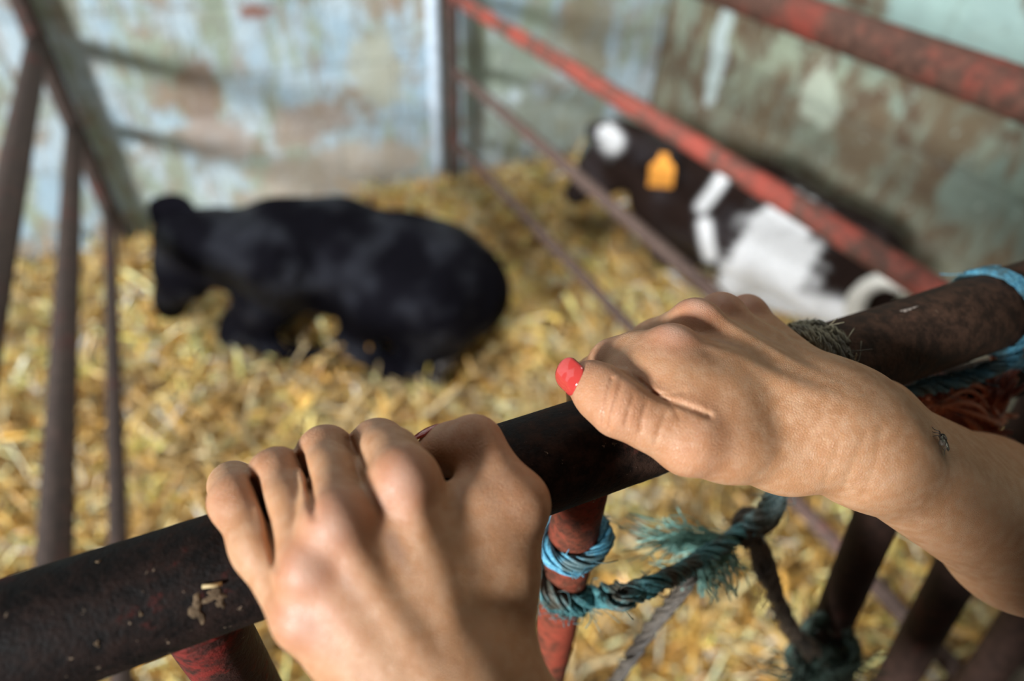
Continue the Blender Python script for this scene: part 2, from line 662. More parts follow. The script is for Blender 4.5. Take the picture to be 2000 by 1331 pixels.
def build_straw(count):
    nx, ny = 150, 110
    xs, ys = np.linspace(-2.0, RIGHT_X - 0.01, nx), np.linspace(0.05, BACK_Y - 0.01, ny)
    X, Y = np.meshgrid(xs, ys, indexing='ij')
    Z = bed_height(X, Y) - 0.012 + rng.normal(0, 0.004, X.shape)
    base = np.stack([X, Y, Z], -1).reshape(-1, 3)
    idx = np.arange(nx * ny).reshape(nx, ny)
    bf = np.stack([idx[:-1, :-1], idx[1:, :-1], idx[1:, 1:], idx[:-1, 1:]], -1).reshape(-1, 4)
    bc = np.tile(np.array([[0.24, 0.145, 0.045]]), (len(base), 1)) * rng.uniform(0.55, 1.1, (len(base), 1))
    x = rng.uniform(-1.6, RIGHT_X - 0.06, count)
    y = rng.uniform(0.06, BACK_Y - 0.05, count)
    L = rng.gamma(4.0, 0.026, count).clip(0.03, 0.26) * 0.5
    w = rng.uniform(0.0014, 0.0040, count)
    w = np.where(rng.random(count) < 0.14, w * 2.2, w)
    an = rng.uniform(0, 2 * np.pi, count)
    tilt = rng.normal(0, 0.50, count)
    d = np.stack([np.cos(an) * np.cos(tilt), np.sin(an) * np.cos(tilt), np.sin(tilt)], 1)
    x = np.clip(x, -1.6, RIGHT_X - 0.03 - np.abs(d[:, 0]) * L)
    y = np.minimum(y, BACK_Y - 0.03 - np.abs(d[:, 1]) * L)
    c = np.stack([x, y, bed_height(x, y) + rng.uniform(-0.012, 0.034, count)], 1)
    s = np.cross(d, [0, 0, 1.0])
    s /= np.linalg.norm(s, axis=1)[:, None]
    roll = rng.normal(0, 0.5, count)
    n = np.cross(s, d)
    a = np.cos(roll)[:, None] * s + np.sin(roll)[:, None] * n
    b = -np.sin(roll)[:, None] * s + np.cos(roll)[:, None] * n
    bend = rng.normal(0, 0.012, count)
    secs = []
    for t in (-1, 0, 1):
        p = c + d * (L * t)[:, None] + n * (bend * (1 - t * t))[:, None]
        for (u, v) in ((-1, -0.25), (1, -0.25), (0, 0.75)):
            secs.append(p + a * (w * u)[:, None] + b * (w * v)[:, None])
    verts = np.stack(secs, 1)                            # count, 9, 3
    f = np.array([[k, (k + 1) % 3, 3 + (k + 1) % 3, 3 + k] for k in range(3)] + [[3 + k, 3 + (k + 1) % 3, 6 + (k + 1) % 3, 6 + k] for k in range(3)])
    fs = (np.arange(count) * 9)[:, None, None] + f[None] + len(base)
    pal = np.array([[0.58, 0.36, 0.12], [0.69, 0.475, 0.21], [0.46, 0.26, 0.07], [0.77, 0.60, 0.36], [0.28, 0.155, 0.045], [0.86, 0.75, 0.55]])
    pick = rng.choice(len(pal), count, p=[0.26, 0.23, 0.15, 0.18, 0.08, 0.10])
    clump = np.sin(19 * x + 2.2 * np.sin(13 * y)) * np.sin(23 * y + 1.7 * np.sin(17 * x)) + 0.6 * np.sin(47 * x + 31 * y) * np.sin(41 * y - 29 * x)
    sc = np.array([1.45, 1.40, 1.16]) * pal[pick] * (rng.uniform(0.6, 1.25, count) * (1 + 0.55 * clump))[:, None]
    sc = sc.clip(0.02, 0.88)
    allv = np.vstack([base, verts.reshape(-1, 3)])
    allf = np.vstack([bf, fs.reshape(-1, 4)])
    allc = np.vstack([bc, np.repeat(sc, 9, axis=0)])
    m = N('straw')
    col = m.attr('tint', 'Color')
    m.done(col, 0.28, 0, 0.7)
    o = link('straw_bedding', allv, allf, m.m, None, False, {'tint': allc})
    return tag(o, 'loose golden straw spread thickly over the pen floor', 'straw', None, 'stuff')


build_straw(60000)

# ------------------------------------------------------------------ gate, fences
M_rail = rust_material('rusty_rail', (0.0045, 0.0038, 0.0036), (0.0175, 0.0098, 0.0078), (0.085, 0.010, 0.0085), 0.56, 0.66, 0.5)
M_redpost = rust_material('red_painted_post', (0.07, 0.028, 0.018), (0.16, 0.05, 0.028), (0.24, 0.048, 0.028), 0.44, 0.58, 0.45, 1.0, True, 3.0)
M_redstub = rust_material('red_stub', (0.028, 0.014, 0.012), (0.060, 0.026, 0.020), (0.15, 0.020, 0.016), 0.47, 0.56, 0.42, 1.0, True, 7.2)
M_bar_red = rust_material('red_bar', (0.055, 0.030, 0.023), (0.105, 0.056, 0.041), (0.19, 0.042, 0.030), 0.47, 0.66, 0.5, 0.5, False, 1.0)
M_bar_pink = rust_material('faded_red_bar', (0.085, 0.050, 0.040), (0.16, 0.095, 0.075), (0.33, 0.075, 0.055), 0.42, 0.58, 0.5, 0.5, False, 6.0)
M_bar_dull = rust_material('dull_bar', (0.08, 0.055, 0.047), (0.15, 0.105, 0.088), (0.17, 0.07, 0.055), 0.55, 0.68, 0.5, 0.5, False, 2.0)
M_bar_dark = rust_material('dark_bar', (0.040, 0.031, 0.028), (0.085, 0.062, 0.052), (0.13, 0.044, 0.038), 0.53, 0.70, 0.5, 0.5, False, 4.0)
M_bar_brown = rust_material('brown_bar', (0.022, 0.013, 0.010), (0.042, 0.023, 0.017), (0.05, 0.02, 0.014), 0.55, 0.66, 0.5, 0.7, False, 5.0)
M_mud = plain('dried_mud', (0.105, 0.072, 0.042), 0.9, 0.2, 0.35, 400, 0.6, 0.002)
M_scuff = plain('scuff', (0.26, 0.22, 0.19), 0.8, 0.3, 0.4, 700, 0.4, 0.001)
M_strawbit = plain('straw_bit', (0.52, 0.40, 0.20), 0.6, 0.4, 0.2, 300)

RC = V(0.0107119, 0.1309153, 1.2049822)                   # a point on the gate's top rail
RU = V(0.99861778, -0.04716838, 0.0231879)                # along the rail
RU /= np.linalg.norm(RU)
RB = V(-0.0455577, -0.5567816, 0.8294087)                 # out of the rail, up towards the person
RA = np.cross(RB, RU)                                     # out of the rail, over the top into the pen
RR = 0.019


def R(s, a, b):
    """rail frame, millimetres"""
    return RC + (RU * s + RA * a + RB * b) * 0.001


def rail_ang(s, deg, r):
    """a point round the rail: 0 = towards RA, 90 = towards RB"""
    q = math.radians(deg)
    return RC + RU * s * 0.001 + (RA * math.cos(q) + RB * math.sin(q)) * r


gate = empty('pen_gate', (0.0, 0.13, 0.0), 'rusty tubular gate whose round top rail the hands grip', 'gate')
mb = MB()
ss = np.linspace(-900, 900, 120)
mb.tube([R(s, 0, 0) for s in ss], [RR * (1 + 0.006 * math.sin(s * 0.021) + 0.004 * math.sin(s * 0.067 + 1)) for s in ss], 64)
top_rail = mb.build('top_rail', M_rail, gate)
POST_X, POST_Y = 0.1014, 0.1257
for (px, py, pr, mt) in ((POST_X, POST_Y, 0.0110, M_redpost), (-0.0440, 0.1335, 0.0130, M_redstub)):
    m_ = MB()
    m_.tube([(px, py, z) for z in np.linspace(0.0, 1.200, 40)], pr, 32)
    # weld bead under the rail
    s0 = (px - RC[0]) / RU[0] * 1000
    zc = (R(s0, 0, 0))[2]
    ring = []
    for k in range(25):
        q = 2 * math.pi * k / 24
        x, y = px + (pr + 0.0006) * math.cos(q), py + (pr + 0.0006) * math.sin(q)
        dy = y - (RC[1] + RU[1] * s0 * 0.001)
        ring.append((x, y, zc - math.sqrt(max(RR ** 2 - dy * dy, 1e-6)) - 0.0003))
    m_.tube(ring, [0.0018 + 0.0005 * math.sin(k * 2.3) for k in range(25)], 8, False)
    m_.build('upright', mt, gate)


def crust(name, s, deg, ls, la, hgt, mat, seed):
    """a ragged lump of dirt stuck on the rail"""
    r = np.random.default_rng(seed)
    n1, n2 = 5, 22
    lob = 1 + 0.35 * np.sin(np.arange(n2) / n2 * 2 * np.pi * 3 + r.random() * 6) + r.normal(0, 0.18, n2)
    vs, fs = [rail_ang(s, deg, RR + hgt * 0.6)], []
    for i in range(1, n1 + 1):
        for k in range(n2):
            q = 2 * math.pi * k / n2
            rr = i / n1 * lob[k]
            hh = 0.5 * hgt * (1 - (i / n1) ** 2) * r.uniform(0.5, 1.3) - (0.0004 if i == n1 else 0)
            vs.append(rail_ang(s + ls * rr * math.cos(q), deg + math.degrees(la * rr * math.sin(q) / 1000 / RR), RR + hh))
    for k in range(n2):
        fs.append((0, 1 + k, 1 + (k + 1) % n2))
        for i in range(n1 - 1):
            a = 1 + i * n2
            fs.append((a + k, a + n2 + k, a + n2 + (k + 1) % n2, a + (k + 1) % n2))
    off = np.array(gate.location)
    o = link(name, np.array(vs) - off, fs, mat, top_rail)
    return o


def rail_pos(p):
    w = np.array(p) - RC
    return w @ RU * 1000, math.degrees(math.atan2(w @ RB, w @ RA))


for i, (p, ls, la, h, mt) in enumerate((
        (V(-0.03869, 0.11657, 1.21300), 2.0, 5.0, 0.0006, M_mud), (V(-0.03299, 0.11778, 1.21541), 3.0, 2.4, 0.0005, M_mud), (V(-0.03209, 0.11614, 1.21293), 1.2, 2.0, 0.0004, M_mud),
        (V(-0.06466, 0.11823, 1.21314), 0.8, 1.0, 0.0006, M_mud), (V(-0.05240, 0.12012, 1.21663), 0.5, 0.8, 0.0005, M_mud), (V(-0.06140, 0.13905, 1.22171), 0.9, 0.5, 0.0006, M_mud),
        (V(0.12383, 0.10869, 1.19819), 6.5, 1.3, 0.0006, M_scuff), (V(0.11642, 0.10823, 1.19765), 3.0, 1.0, 0.0005, M_scuff),
        (V(0.26136, 0.12120, 1.22969), 5.0, 0.7, 0.0005, M_scuff), (V(0.10341, 0.11437, 1.22176), 1.2, 1.0, 0.0005, M_mud))):
    s_, d_ = rail_pos(p)
    crust('dirt_crust', s_, d_, ls, la, h, mt, 40 + i)
s_, d_ = rail_pos(V(-0.03283, 0.11997, 1.21786))
mb = MB()
mb.tube([rail_ang(s_ - 2.6, d_ - 2, RR + 0.0004), rail_ang(s_, d_, RR + 0.0005), rail_ang(s_ + 2.6, d_ + 1, RR + 0.0004)], 0.0006, 8)
mb.build('straw_bit', M_strawbit, top_rail)


def bar(name, p0, p1, r, mat, parent, sag=0.0, seg=20, n=14):
    p0, p1 = np.array(p0, float), np.array(p1, float)
    m_ = MB()
    pts = []
    for i in range(n):
        t = i / (n - 1)
        pts.append(p0 + (p1 - p0) * t - V(0, 0, sag * 4 * t * (1 - t)))
    m_.tube(pts, r, seg)
    return m_.build(name, mat, parent)


# the dividing fence on the right of the black calf
FX, FY0, FY1 = 0.812, 0.16, 2.086
FX1, FY2 = 0.845, 2.17
fence = empty('dividing_fence', (FX1, FY2, 0.0), 'low red pipe fence running from the gate to the back wall between the two calves', 'fence')
bar('end_post', (FX1, FY2, 0), (FX1, FY2, 1.20), 0.025, M_bar_dark, fence)
bar('end_post', (FX, 0.03, 0), (FX, 0.03, 1.20), 0.022, M_bar_brown, fence)
FY0 = 0.045
bar('rail', (FX1, FY2, 1.142), (FX, FY0, 1.165), 0.0265, M_bar_red, fence)
bar('rail', (FX1, FY2, 0.859), (FX, FY0, 0.920), 0.0200, M_bar_pink, fence)
bar('rail', (FX1, FY2, 0.624), (FX, FY0, 0.664), 0.0165, M_bar_dull, fence)
bar('rail', (FX1, FY2, 0.356), (FX, FY0, 0.412), 0.0155, M_bar_dull, fence)

# the fence on the left
LX, LY1 = -0.345, 2.205
fence2 = empty('side_fence', (LX, LY1, 0.0), 'dark pipe fence along the left side of the pen', 'fence')
bar('end_post', (LX, LY1, 0), (LX, LY1, 1.15), 0.026, M_bar_dark, fence2)
bar('end_post', (LX - 0.01, 0.165, 0), (LX - 0.01, 0.165, 1.15), 0.022, M_bar_dark, fence2)
for z0, z1, r in ((0.812, 0.785, 0.0265), (0.572, 0.528, 0.0235), (0.300, 0.272, 0.0175), (0.045, 0.030, 0.015)):
    bar('rail', (LX, LY1, z0), (LX - 0.01, 0.165, z1), r, M_bar_dark, fence2)

# pale upright against the back wall beside the dividing fence
M_pale = plain('pale_paint', (0.52, 0.62, 0.72), 0.6, 0.4, 0.15, 30)
mb = MB()
mb.tube([(0.800, 2.224, 0.02), (0.798, 2.224, 0.7), (0.800, 2.222, 1.5)], 0.023, 16)
o = mb.build('wall_pipe', M_pale)
tag(o, 'pale whitewashed upright pipe on the back wall beside the fence end post', 'pipe')

# a second hurdle of brown bars leaning behind the right forearm
hurdle = empty('leaning_hurdle', (0.42, 0.08, 0.0), 'brown tubular hurdle leaning under the right forearm, tied to the gate rail', 'hurdle')
for (x, y0, y1, z1, r) in ((0.310, 0.1135, -0.040, 0.22, 0.0128), (0.415, 0.098, -0.052, 0.20, 0.0150), (0.525, 0.075, -0.072, 0.18, 0.0160)):
    zt = 1.163
    lean = (0.1135 - 0.078) / (1.19 - 0.963)
    bar('upright', (x, y0, zt), (x, y0 - lean * (zt - z1), z1), r, M_bar_brown, hurdle)
bar('top_tube', (0.302, 0.1145, 1.163), (0.70, 0.045, 1.163), 0.012, M_bar_brown, hurdle)

# ------------------------------------------------------------------ twine
BLUE = rope_material('blue_twine', (0.045, 0.22, 0.36), (0.14, 0.42, 0.55), (0.07, 0.13, 0.14))
TEAL = rope_material('teal_twine', (0.025, 0.12, 0.145), (0.09, 0.25, 0.25), (0.055, 0.050, 0.035))
GREEN = rope_material('green_twine', (0.13, 0.34, 0.29), (0.28, 0.52, 0.44), (0.16, 0.30, 0.25))
BROWN = rope_material('brown_twine', (0.055, 0.040, 0.028), (0.13, 0.095, 0.065), (0.035, 0.028, 0.022))
GREY = rope_material('grey_twine', (0.05, 0.043, 0.034), (0.11, 0.09, 0.07), (0.04, 0.033, 0.027))
OLIVE = rope_material('olive_twine', (0.14, 0.125, 0.075), (0.28, 0.25, 0.16), (0.07, 0.06, 0.038))
ORANGE = rope_material('orange_twine', (0.50, 0.10, 0.04), (0.70, 0.22, 0.09), (0.22, 0.05, 0.03))
PX_, PY_ = POST_X, POST_Y


def loop_pts(z, rad, tilt_x, tilt_y, a0, a1, n, cx=PX_, cy=PY_, rise=0.0):
    out = []
    for i in range(n):
        t = i / (n - 1)
        q = math.radians(a0 + (a1 - a0) * t)
        x, y = rad * math.cos(q), rad * math.sin(q)
        out.append(V(cx + x, cy + y, z + tilt_x * x + tilt_y * y + rise * t))
    return out


# upper blue loop round the red post
mb = MB()
rope_mesh(mb, loop_pts(1.1465, 0.0142, 0.10, -0.10, -10, 352, 26), 0.0040, 26, 150, 4, 14, 0.010)
rope_mesh(mb, loop_pts(1.1405, 0.0136, 0.10, -0.10, 20, 372, 26), 0.0028, 30, 150, 3, 6, 0.010)
o = mb.build('baling_twine', BLUE)
tag(o, 'upper bright blue twine loop wound round the red gate post', 'twine')
# lower loop, its run to the knot, and up to the rail
mb = MB()
low = loop_pts(1.1095, 0.0146, -0.42, 0.05, -50, -300, 20)[::-1]
run = low + [V(0.12565, 0.09790, 1.12866), V(0.15867, 0.10291, 1.11476), V(0.19175, 0.10901, 1.10806), V(0.21151, 0.11159, 1.10593)]
rope_mesh(mb, run, 0.0050, 26, 260, 4, 130, 0.013)
rope_mesh(mb, loop_pts(1.1035, 0.0142, -0.42, 0.05, -50, -290, 20)[::-1] + [V(0.11148, 0.09698, 1.12784), V(0.12560, 0.09711, 1.12633), V(0.15828, 0.10199, 1.11364)], 0.0038, 30, 160, 3, 40, 0.013)
o = mb.build('baling_twine', TEAL)
tag(o, 'lower blue-green twine round the red post, stretched right to a knot', 'twine')
knot = mb
mb = MB()
rope_mesh(mb, [V(0.20406, 0.11233, 1.10578), V(0.20716, 0.10813, 1.11833), V(0.21119, 0.10884, 1.12724), V(0.21183, 0.11218, 1.14003), V(0.21730, 0.11611, 1.15900), V(0.22852, 0.11772, 1.18473)], 0.0056, 24, 160, 4, 20, 0.010)
rope_mesh(mb, [V(0.20814, 0.10819, 1.09922), V(0.21747, 0.10662, 1.11013), V(0.21739, 0.10873, 1.13039), V(0.22143, 0.11369, 1.15571), V(0.23279, 0.11754, 1.18376)], 0.0026, 30, 140, 3, 10, 0.010)
o = mb.build('baling_twine', rope_material('pale_teal_twine', (0.12, 0.22, 0.23), (0.30, 0.42, 0.42), (0.10, 0.09, 0.07)))
tag(o, 'pale teal twine rising from the knot to the rail under the right hand', 'twine')
mb = MB()
kc = V(0.20699, 0.11216, 1.10412)
kc = np.array(kc)
for i in range(3):
    rope_mesh(mb, [kc + 0.0075 * np.array([math.cos(q + i), 0.7 * math.sin(q + i * 2), 0.8 * math.sin(q + i)]) for q in np.linspace(0, 5.9, 12)], 0.0034, 40, 70, 3, 8, 0.008)
rope_mesh(mb, [kc, V(0.21833, 0.10177, 1.07842), V(0.23260, 0.08993, 1.04067), V(0.24953, 0.07873, 1.00497), V(0.27365, 0.06964, 0.97518)], 0.0056, 24, 170, 4, 40, 0.012)
rope_mesh(mb, [kc + V(0.002, 0, 0), V(0.21122, 0.09977, 1.07871), V(0.22237, 0.09382, 1.05738), V(0.24167, 0.08179, 1.02209), V(0.26714, 0.06738, 0.97250)], 0.0026, 30, 150, 3, 40, 0.014)
o = mb.build('baling_twine', BROWN)
tag(o, 'dark brown knotted twine hanging from the knot down to the hurdle', 'twine')
mb = MB()
rope_mesh(mb, [V(0.16111, 0.10219, 1.10624), V(0.15613, 0.10195, 1.08822), V(0.14596, 0.10245, 1.05760), V(0.13252, 0.10122, 1.01140), V(0.11100, 0.09931, 0.93752), V(0.08881, 0.09349, 0.84419)], 0.0042, 26, 170, 4, 25, 0.008)
o = mb.build('baling_twine', GREY)
tag(o, 'thin grey twine hanging slack below the stretched teal one', 'twine')
mb = MB()
tuft(mb, V(0.18965, 0.10748, 1.10542), np.array(V(0.15481, 0.12860, 1.10380)) - np.array(V(0.18965, 0.10748, 1.10542)), 0.044, 0.26, 100, 0.0004)
tuft(mb, V(0.16730, 0.10369, 1.11102), np.array(V(0.17674, 0.09680, 1.08329)) - np.array(V(0.16730, 0.10369, 1.11102)), 0.022, 0.45, 90, 0.0004)
tuft(mb, V(0.18656, 0.10702, 1.10332), np.array(V(0.18700, 0.10170, 1.09364)) - np.array(V(0.18656, 0.10702, 1.10332)), 0.016, 0.4, 60, 0.0004)
o = mb.build('frayed_twine', GREEN)
tag(o, 'frayed sea-green twine ends fanning out from the stretched rope', 'twine')
# tangle where the brown twine ties the hurdle
mb = MB()
tc_ = np.array(V(0.28941, 0.06844, 0.95956))
for i in range(4):
    rope_mesh(mb, [tc_ + np.array([0.019 * math.cos(q), 0.017 * math.sin(q), -0.008 * i + 0.006 * math.sin(q + i) + 0.010]) for q in np.linspace(i, i + 6.1, 14)], 0.0038, 30, 90, 3, 20, 0.014)
tuft(mb, tc_, (0.3, -0.3, -0.4), 0.045, 0.6, 120, 0.0005)
tuft(mb, tc_ + V(-0.012, 0, 0.0), (-0.7, -0.2, 0.2), 0.045, 0.5, 80, 0.0005)
o = mb.build('twine_tangle', rope_material('murky_twine', (0.03, 0.055, 0.042), (0.09, 0.15, 0.12), (0.02, 0.02, 0.015)))
tag(o, 'murky green tangle of twine tied round the leftmost hurdle bar', 'twine')


def rail_loop(s, r, a0, a1, n, ds=0.0, wob=0.0):
    out = []
    for i in range(n):
        t = i / (n - 1)
        out.append(rail_ang(s + ds * (t - 0.5) + wob * math.sin(t * 9), a0 + (a1 - a0) * t, r))
    return out


# olive twine wound round the rail behind the right hand
mb = MB()
so = 202.60
for i, off in enumerate((-7.0, -4.5, -2.0, 0.5, 2.5, -5.5, -1.0)):
    rope_mesh(mb, rail_loop(so + off, RR + 0.0014 + 0.0007 * (i % 3), 20 * i, 20 * i + 355, 24, 3 * (-1) ** i, 0.6), 0.0017, 60, 110, 3, 40, 0.008)
o = mb.build('twine_binding', OLIVE)
tag(o, 'matted olive twine binding round the rail just behind the right hand', 'twine')
# blue twine round the rail at the far right, with its tail
mb = MB()
sb = 304.62
for i, off in enumerate((8.0, 10.5, 13.0)):
    rope_mesh(mb, rail_loop(sb + off, RR + 0.0016, 30 * i - 30, 30 * i + 330, 26, 3), 0.0017, 40, 120, 4, 14, 0.008)
tail_mb = MB()
rope_mesh(tail_mb, [rail_ang(sb + 4, -120, RR + 0.003), V(0.33189, 0.09824, 1.19686), V(0.31387, 0.09749, 1.19115), V(0.28864, 0.10054, 1.19001), V(0.26289, 0.10387, 1.19191), V(0.24151, 0.10575, 1.19162)], 0.0036, 30, 150, 4, 25, 0.008)
rope_mesh(tail_mb, [rail_ang(sb + 6, -100, RR + 0.003), V(0.33520, 0.09630, 1.19211), V(0.32103, 0.09965, 1.19104), V(0.30216, 0.10185, 1.18936), V(0.27539, 0.10692, 1.18945)], 0.0030, 30, 130, 3, 25, 0.008)
o = mb.build('baling_twine', BLUE)
DEEP = rope_material('deep_blue_twine', (0.02, 0.085, 0.13), (0.06, 0.19, 0.26), (0.03, 0.05, 0.05))
tail_mb.build('trailing_end', DEEP, o)
tag(o, 'blue twine round the far right of the rail, its tail running back under it', 'twine')
# orange twine bundle under the rail
mb = MB()
for i in range(46):
    a = np.array(V(0.28647, 0.10854, 1.17876)) + np.array([random.gauss(0, .004), random.gauss(0, .004), random.gauss(0, .003)])
    b = np.array(V(0.31511, 0.09728, 1.16431)) + np.array([random.gauss(0, .006), random.gauss(0, .006), random.gauss(0, .007)])
    c = np.array(V(0.33648, 0.08708, 1.15317)) + np.array([random.gauss(0, .006), random.gauss(0, .006), random.gauss(0, .009)])
    d = np.array(V(0.34324, 0.09925, 1.18114)) + np.array([random.gauss(0, .006), random.gauss(0, .004), random.gauss(0, .006)])
    q = [a, b, c] if i % 2 else [d, b * 0.5 + c * 0.5, b]
    mb.tube(spline(q, 12), 0.0013, 6)
for i in range(3):
    rope_mesh(mb, [np.array(V(0.28820, 0.10728, 1.18748)) + V(0.004 * i, 0, 0), np.array(V(0.29514, 0.09971, 1.17441)) + V(0.003 * i, 0, 0), np.array(V(0.29581, 0.09348, 1.15939)) + V(0.004 * i, 0, 0)], 0.0026, 40, 60, 3, 10)
o = mb.build('twine_bundle', ORANGE)
tag(o, 'frayed orange twine bundle under the right end of the rail', 'twine')

# ------------------------------------------------------------------ the person's hands
M_skin = skin_material()
LEFT = dict(
    # knuckle (MCP), then PIP, DIP, tip of each finger, folded over the far side of the rail
    index=[V(0.02536, 0.11266, 1.24598), V(0.02424, 0.13799, 1.23217), R(12.5, 25.0, -9), R(11.5, 12.0, -25.5)],
    middle=[V(0.00449, 0.10812, 1.24359), V(0.00816, 0.14335, 1.23128), R(-3.5, 23.0, -15), R(-4.0, 6.0, -27.5)],
    ring=[V(-0.00520, 0.10241, 1.23682), V(-0.00785, 0.14080, 1.23109), R(-21.0, 23.5, -13), R(-20.0, 8.0, -27.0)],
    little=[V(-0.00924, 0.09568, 1.22665), V(-0.02012, 0.13628, 1.23161), R(-34.0, 26.0, -1), R(-33.0, 20.0, -19.0)],
    carp=[V(0.02440, 0.06529, 1.20991), V(0.01939, 0.06399, 1.21177), V(0.01474, 0.06372, 1.20892), V(0.01130, 0.06438, 1.20376)],
    thumb=[V(0.03609, 0.07647, 1.20600), V(0.05547, 0.10153, 1.22992), V(0.05192, 0.12241, 1.23770), V(0.04248, 0.13263, 1.22717)],
    wrist=V(0.02490, 0.05196, 1.19255))
RIGHT = dict(
    index=[V(0.12910, 0.12460, 1.24703), R(107.5, 26.5, 13), R(104.0, 25.0, -11), R(102.0, 11.0, -25.5)],
    middle=[V(0.14990, 0.13648, 1.24409), R(129.0, 31.0, -13), R(123.0, 14.0, -26), R(119.0, -6.0, -27.5)],
    ring=[V(0.17021, 0.14321, 1.23706), R(152.0, 23.0, -22), R(147.0, 4.0, -30), R(144.0, -13.0, -25.0)],
    little=[V(0.18962, 0.14651, 1.22890), R(174.0, 17.0, -25), R(169.0, -3.0, -28), R(166.0, -16.0, -22.0)],
    carp=[V(0.16779, 0.08476, 1.23085), V(0.17509, 0.08756, 1.22952), V(0.18493, 0.09122, 1.22528), V(0.19558, 0.09431, 1.21890)],
    thumb=[V(0.15684, 0.08505, 1.22321), V(0.11716, 0.09504, 1.23859), V(0.09936, 0.11140, 1.24619), V(0.09686, 0.12596, 1.24497)],
    wrist=V(0.18881, 0.08126, 1.22122))
LEFT['elbow'] = LEFT['wrist'] + (RU * 0.42 + RA * -0.80 + RB * -0.42) * 0.235
RIGHT['elbow'] = RIGHT['wrist'] + 0.69 * (V(0.46952, -0.02890, 1.01999) - RIGHT['wrist'])
SHOULDER = dict(L=V(-0.125, -0.235, 1.190), R=V(0.215, -0.285, 1.190))
FR = dict(index=(.0114, .0092, .0080, .0069), middle=(.0114, .0088, .0080, .0069), ring=(.0106, .0086, .0077, .0067), little=(.0098, .0079, .0070, .0060))
TR = dict(L=(.0125, .0098, .0090, .0080), R=(.0128, .0112, .0094, .0086))
FN = ('index', 'middle', 'ring', 'little')


def unit(v):
    v = np.asarray(v, float)
    return v / np.linalg.norm(v)


